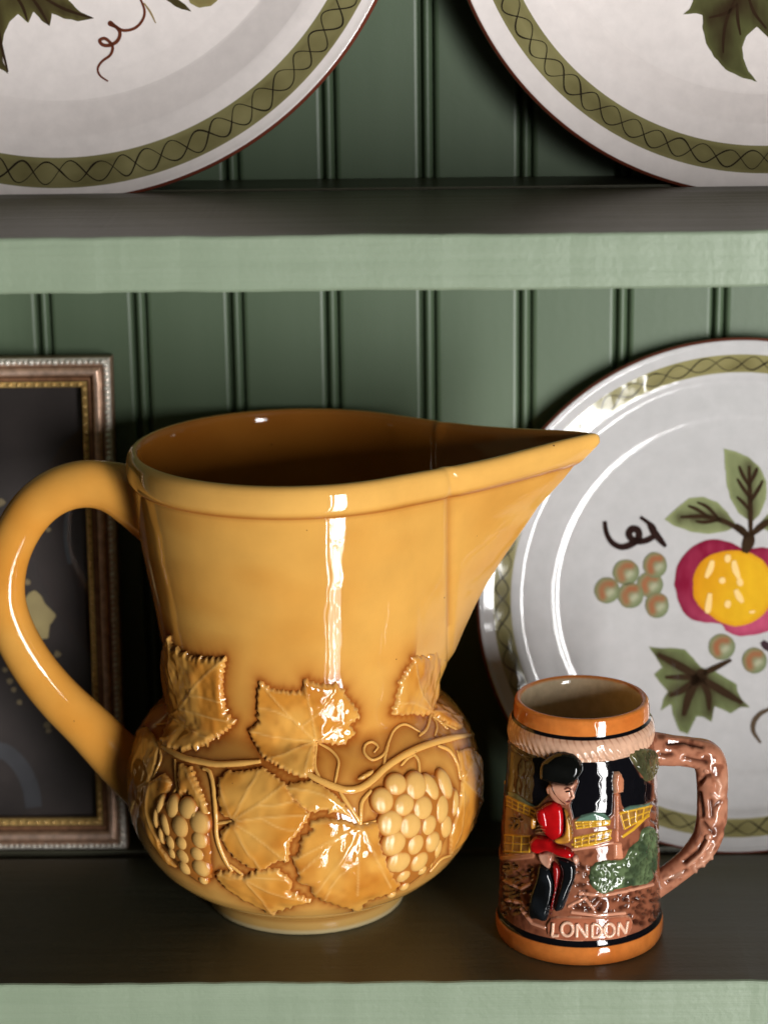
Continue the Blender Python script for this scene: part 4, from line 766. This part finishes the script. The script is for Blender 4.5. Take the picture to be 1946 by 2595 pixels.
gp('bearskin_hat', [(350, 730), (354, 680), (376, 632), (418, 602), (470, 588), (530, 590), (588, 612), (622, 656), (630, 708), (606, 752), (566, 792), (530, 808), (470, 800), (400, 786), (356, 762)], .0036, flatcol(lin((8, 9, 8)), lin((14, 15, 14))), wd=.0040, dome=.0016)
for nm, pth, r_, cl in (('eye', [(520, 842), (534, 838), (546, 840)], .00045, lin((40, 16, 12))), ('brow', [(512, 826), (532, 818), (552, 822)], .0004, lin((110, 60, 44))), ('mouth', [(520, 904), (534, 906), (548, 902)], .00045, lin((110, 44, 40))), ('nose', [(552, 826), (562, 850), (568, 876), (552, 886)], .0007, lin((206, 152, 128))), ('ear', [(408, 812), (398, 832), (408, 856)], .0008, lin((186, 126, 100))), ('chin_strap', [(428, 800), (446, 850), (490, 900), (520, 922)], .0004, lin((84, 46, 34)))):
    tz_ = mtop.hit(spline(zM(pth), 12)); Vt, Ft = sweep(mrev.pos(tz_, .0031 if nm != 'ear' else .0020), mrev.nrm(tz_), r_, r_, 8); mesh_obj(nm, Vt, Ft, M_MUG, G, cl)
# raised lettering L O N D O N
def ell(cx, cy, a, b, n=16, t0=0, t1=360): q = np.radians(np.linspace(t0, t1, n)); return [(cx+a*math.cos(x), cy+b*math.sin(x)) for x in q]
let = [[(442, 1684), (440, 1725), (436, 1764), (455, 1766), (478, 1765)], ell(530, 1724, 36, 43), [(590, 1774), (592, 1690)], [(592, 1690), (652, 1776)], [(652, 1776), (652, 1690)], [(688, 1692), (688, 1776)], [(688, 1692), (725, 1698), (746, 1735), (725, 1770), (688, 1776)], ell(795, 1730, 32, 42), [(848, 1766), (856, 1682)], [(856, 1682), (898, 1752)], [(898, 1752), (912, 1672)]]
for grp in ((0,), (1,), (2, 3, 4), (5, 6), (7,), (8, 9, 10)):
    V = []; F = []
    for i in grp:
        p = let[i] if len(let[i]) > 2 else [let[i][0], tuple((np.array(let[i][0])+np.array(let[i][1]))/2), let[i][1]]
        tz_ = mrev.hit(spline(zM(p), 30)); v, f = sweep(mrev.pos(tz_, .00085*1.15), mrev.nrm(tz_), .00085, .00076, 10); F += [[x+len(V) for x in q] for q in f]; V += v.tolist()
    mesh_obj('letter', V, F, M_MUG, mug, lin((214, 172, 146)))
# branch handle
mh = np.array([(1060, 562), (1130, 564), (1220, 574), (1340, 586), (1422, 612), (1458, 680), (1466, 780), (1466, 900), (1460, 1030), (1428, 1150), (1350, 1256), (1248, 1342), (1150, 1412), (1080, 1452)], float)
mr_ = np.array([122, 114, 106, 104, 112, 110, 106, 104, 104, 102, 96, 88, 90, 98])/2.552*1.09/FPX
hc = spline(np.c_[on_axis(zM(mh), 1, MY)-np.array([MX, MY, 0]), mr_], 170); V, F = sweep(hc[:, :3], (0, 1, 0), hc[:, 3], hc[:, 3]*.92, 64)
nz1 = noise3(V*np.array([1, 1, 1]), 150, 3); nz2 = noise3(V, 420, 5); nz3 = noise3(V, 60, 9); cen = np.repeat(hc[:, :3], 64, 0); out = V-cen
QH = (project(V+np.array([MX, MY, 0]))-np.array([1230, 1680]))*2.552; fr_ = out[:, 1] < .001
gd = np.full(len(V), 999.); rd = np.full(len(V), 999.)
for pth in ([(1290, 622), (1350, 640), (1420, 652)], [(1180, 520), (1280, 512), (1400, 545)], [(1455, 900), (1462, 960), (1465, 1000)], [(1465, 960), (1500, 920), (1520, 905)], [(1405, 1040), (1440, 1080), (1470, 1110)], [(1418, 1140), (1372, 1220), (1280, 1290)], [(1385, 780), (1420, 740), (1450, 735)], [(1380, 850), (1395, 930), (1400, 990)], [(1180, 1420), (1230, 1385), (1300, 1352)], [(1130, 600), (1170, 605), (1200, 598)]):
    P = np.array(pth, float); gd = np.minimum(gd, seg_dist(QH, P[:-1], P[1:]))
for pth in ([(1500, 760), (1520, 800), (1510, 850)], [(1470, 860), (1500, 885), (1535, 860)], [(1440, 1160), (1395, 1240), (1310, 1315)], [(1480, 1180), (1440, 1262), (1370, 1325)], [(1395, 1285), (1415, 1330)], [(1440, 1230), (1462, 1270)], [(1350, 1325), (1365, 1362)], [(1160, 1400), (1220, 1395), (1270, 1365)]):
    P = np.array(pth, float); rd = np.minimum(rd, seg_dist(QH, P[:-1], P[1:]))
gv = np.exp(-(gd/13)**2)*fr_; rv = np.exp(-(rd/11)**2)*fr_
cut = sstep(.60, .74, nz1); V = V+out*(.08*(nz3-.5)-.05*cut+.03*(nz2-.5)-.22*gv+.14*rv)[:, None]
ch = mix(lin((168, 112, 86)), lin((96, 50, 34)), cut*.75); ch = mix(ch, lin((190, 142, 116)), sstep(.55, .9, nz3)*.5); ch = mix(ch, lin((110, 58, 40)), sstep(.5, .85, nz2)*.6)
ch = mix(ch, lin((60, 26, 18)), gv*.9); ch = mix(ch, lin((204, 156, 130)), rv*.6); hd = mesh_obj('handle', V, F, M_MUG, mug, ch)
def knob(px, r, dy, col=lin((190, 136, 110))):
    p = on_axis(zM([px]), 1, MY-dy)[0]-np.array([MX, MY, 0]); bm = bmesh.new(); bmesh.ops.create_uvsphere(bm, u_segments=14, v_segments=9, radius=r); v = np.array([q.co[:] for q in bm.verts])*np.array([1, .7, 1])+p; f = [[q.index for q in x.verts] for x in bm.faces]; bm.free()
    mesh_obj('knot', v, f, M_MUG, hd, mix(col, lin((120, 70, 50)), noise3(v, 500, 1)*.6))
knob((1470, 645), .0019, .0058); knob((1432, 700), .0020, .0060); knob((1445, 1130), .0021, .0060)
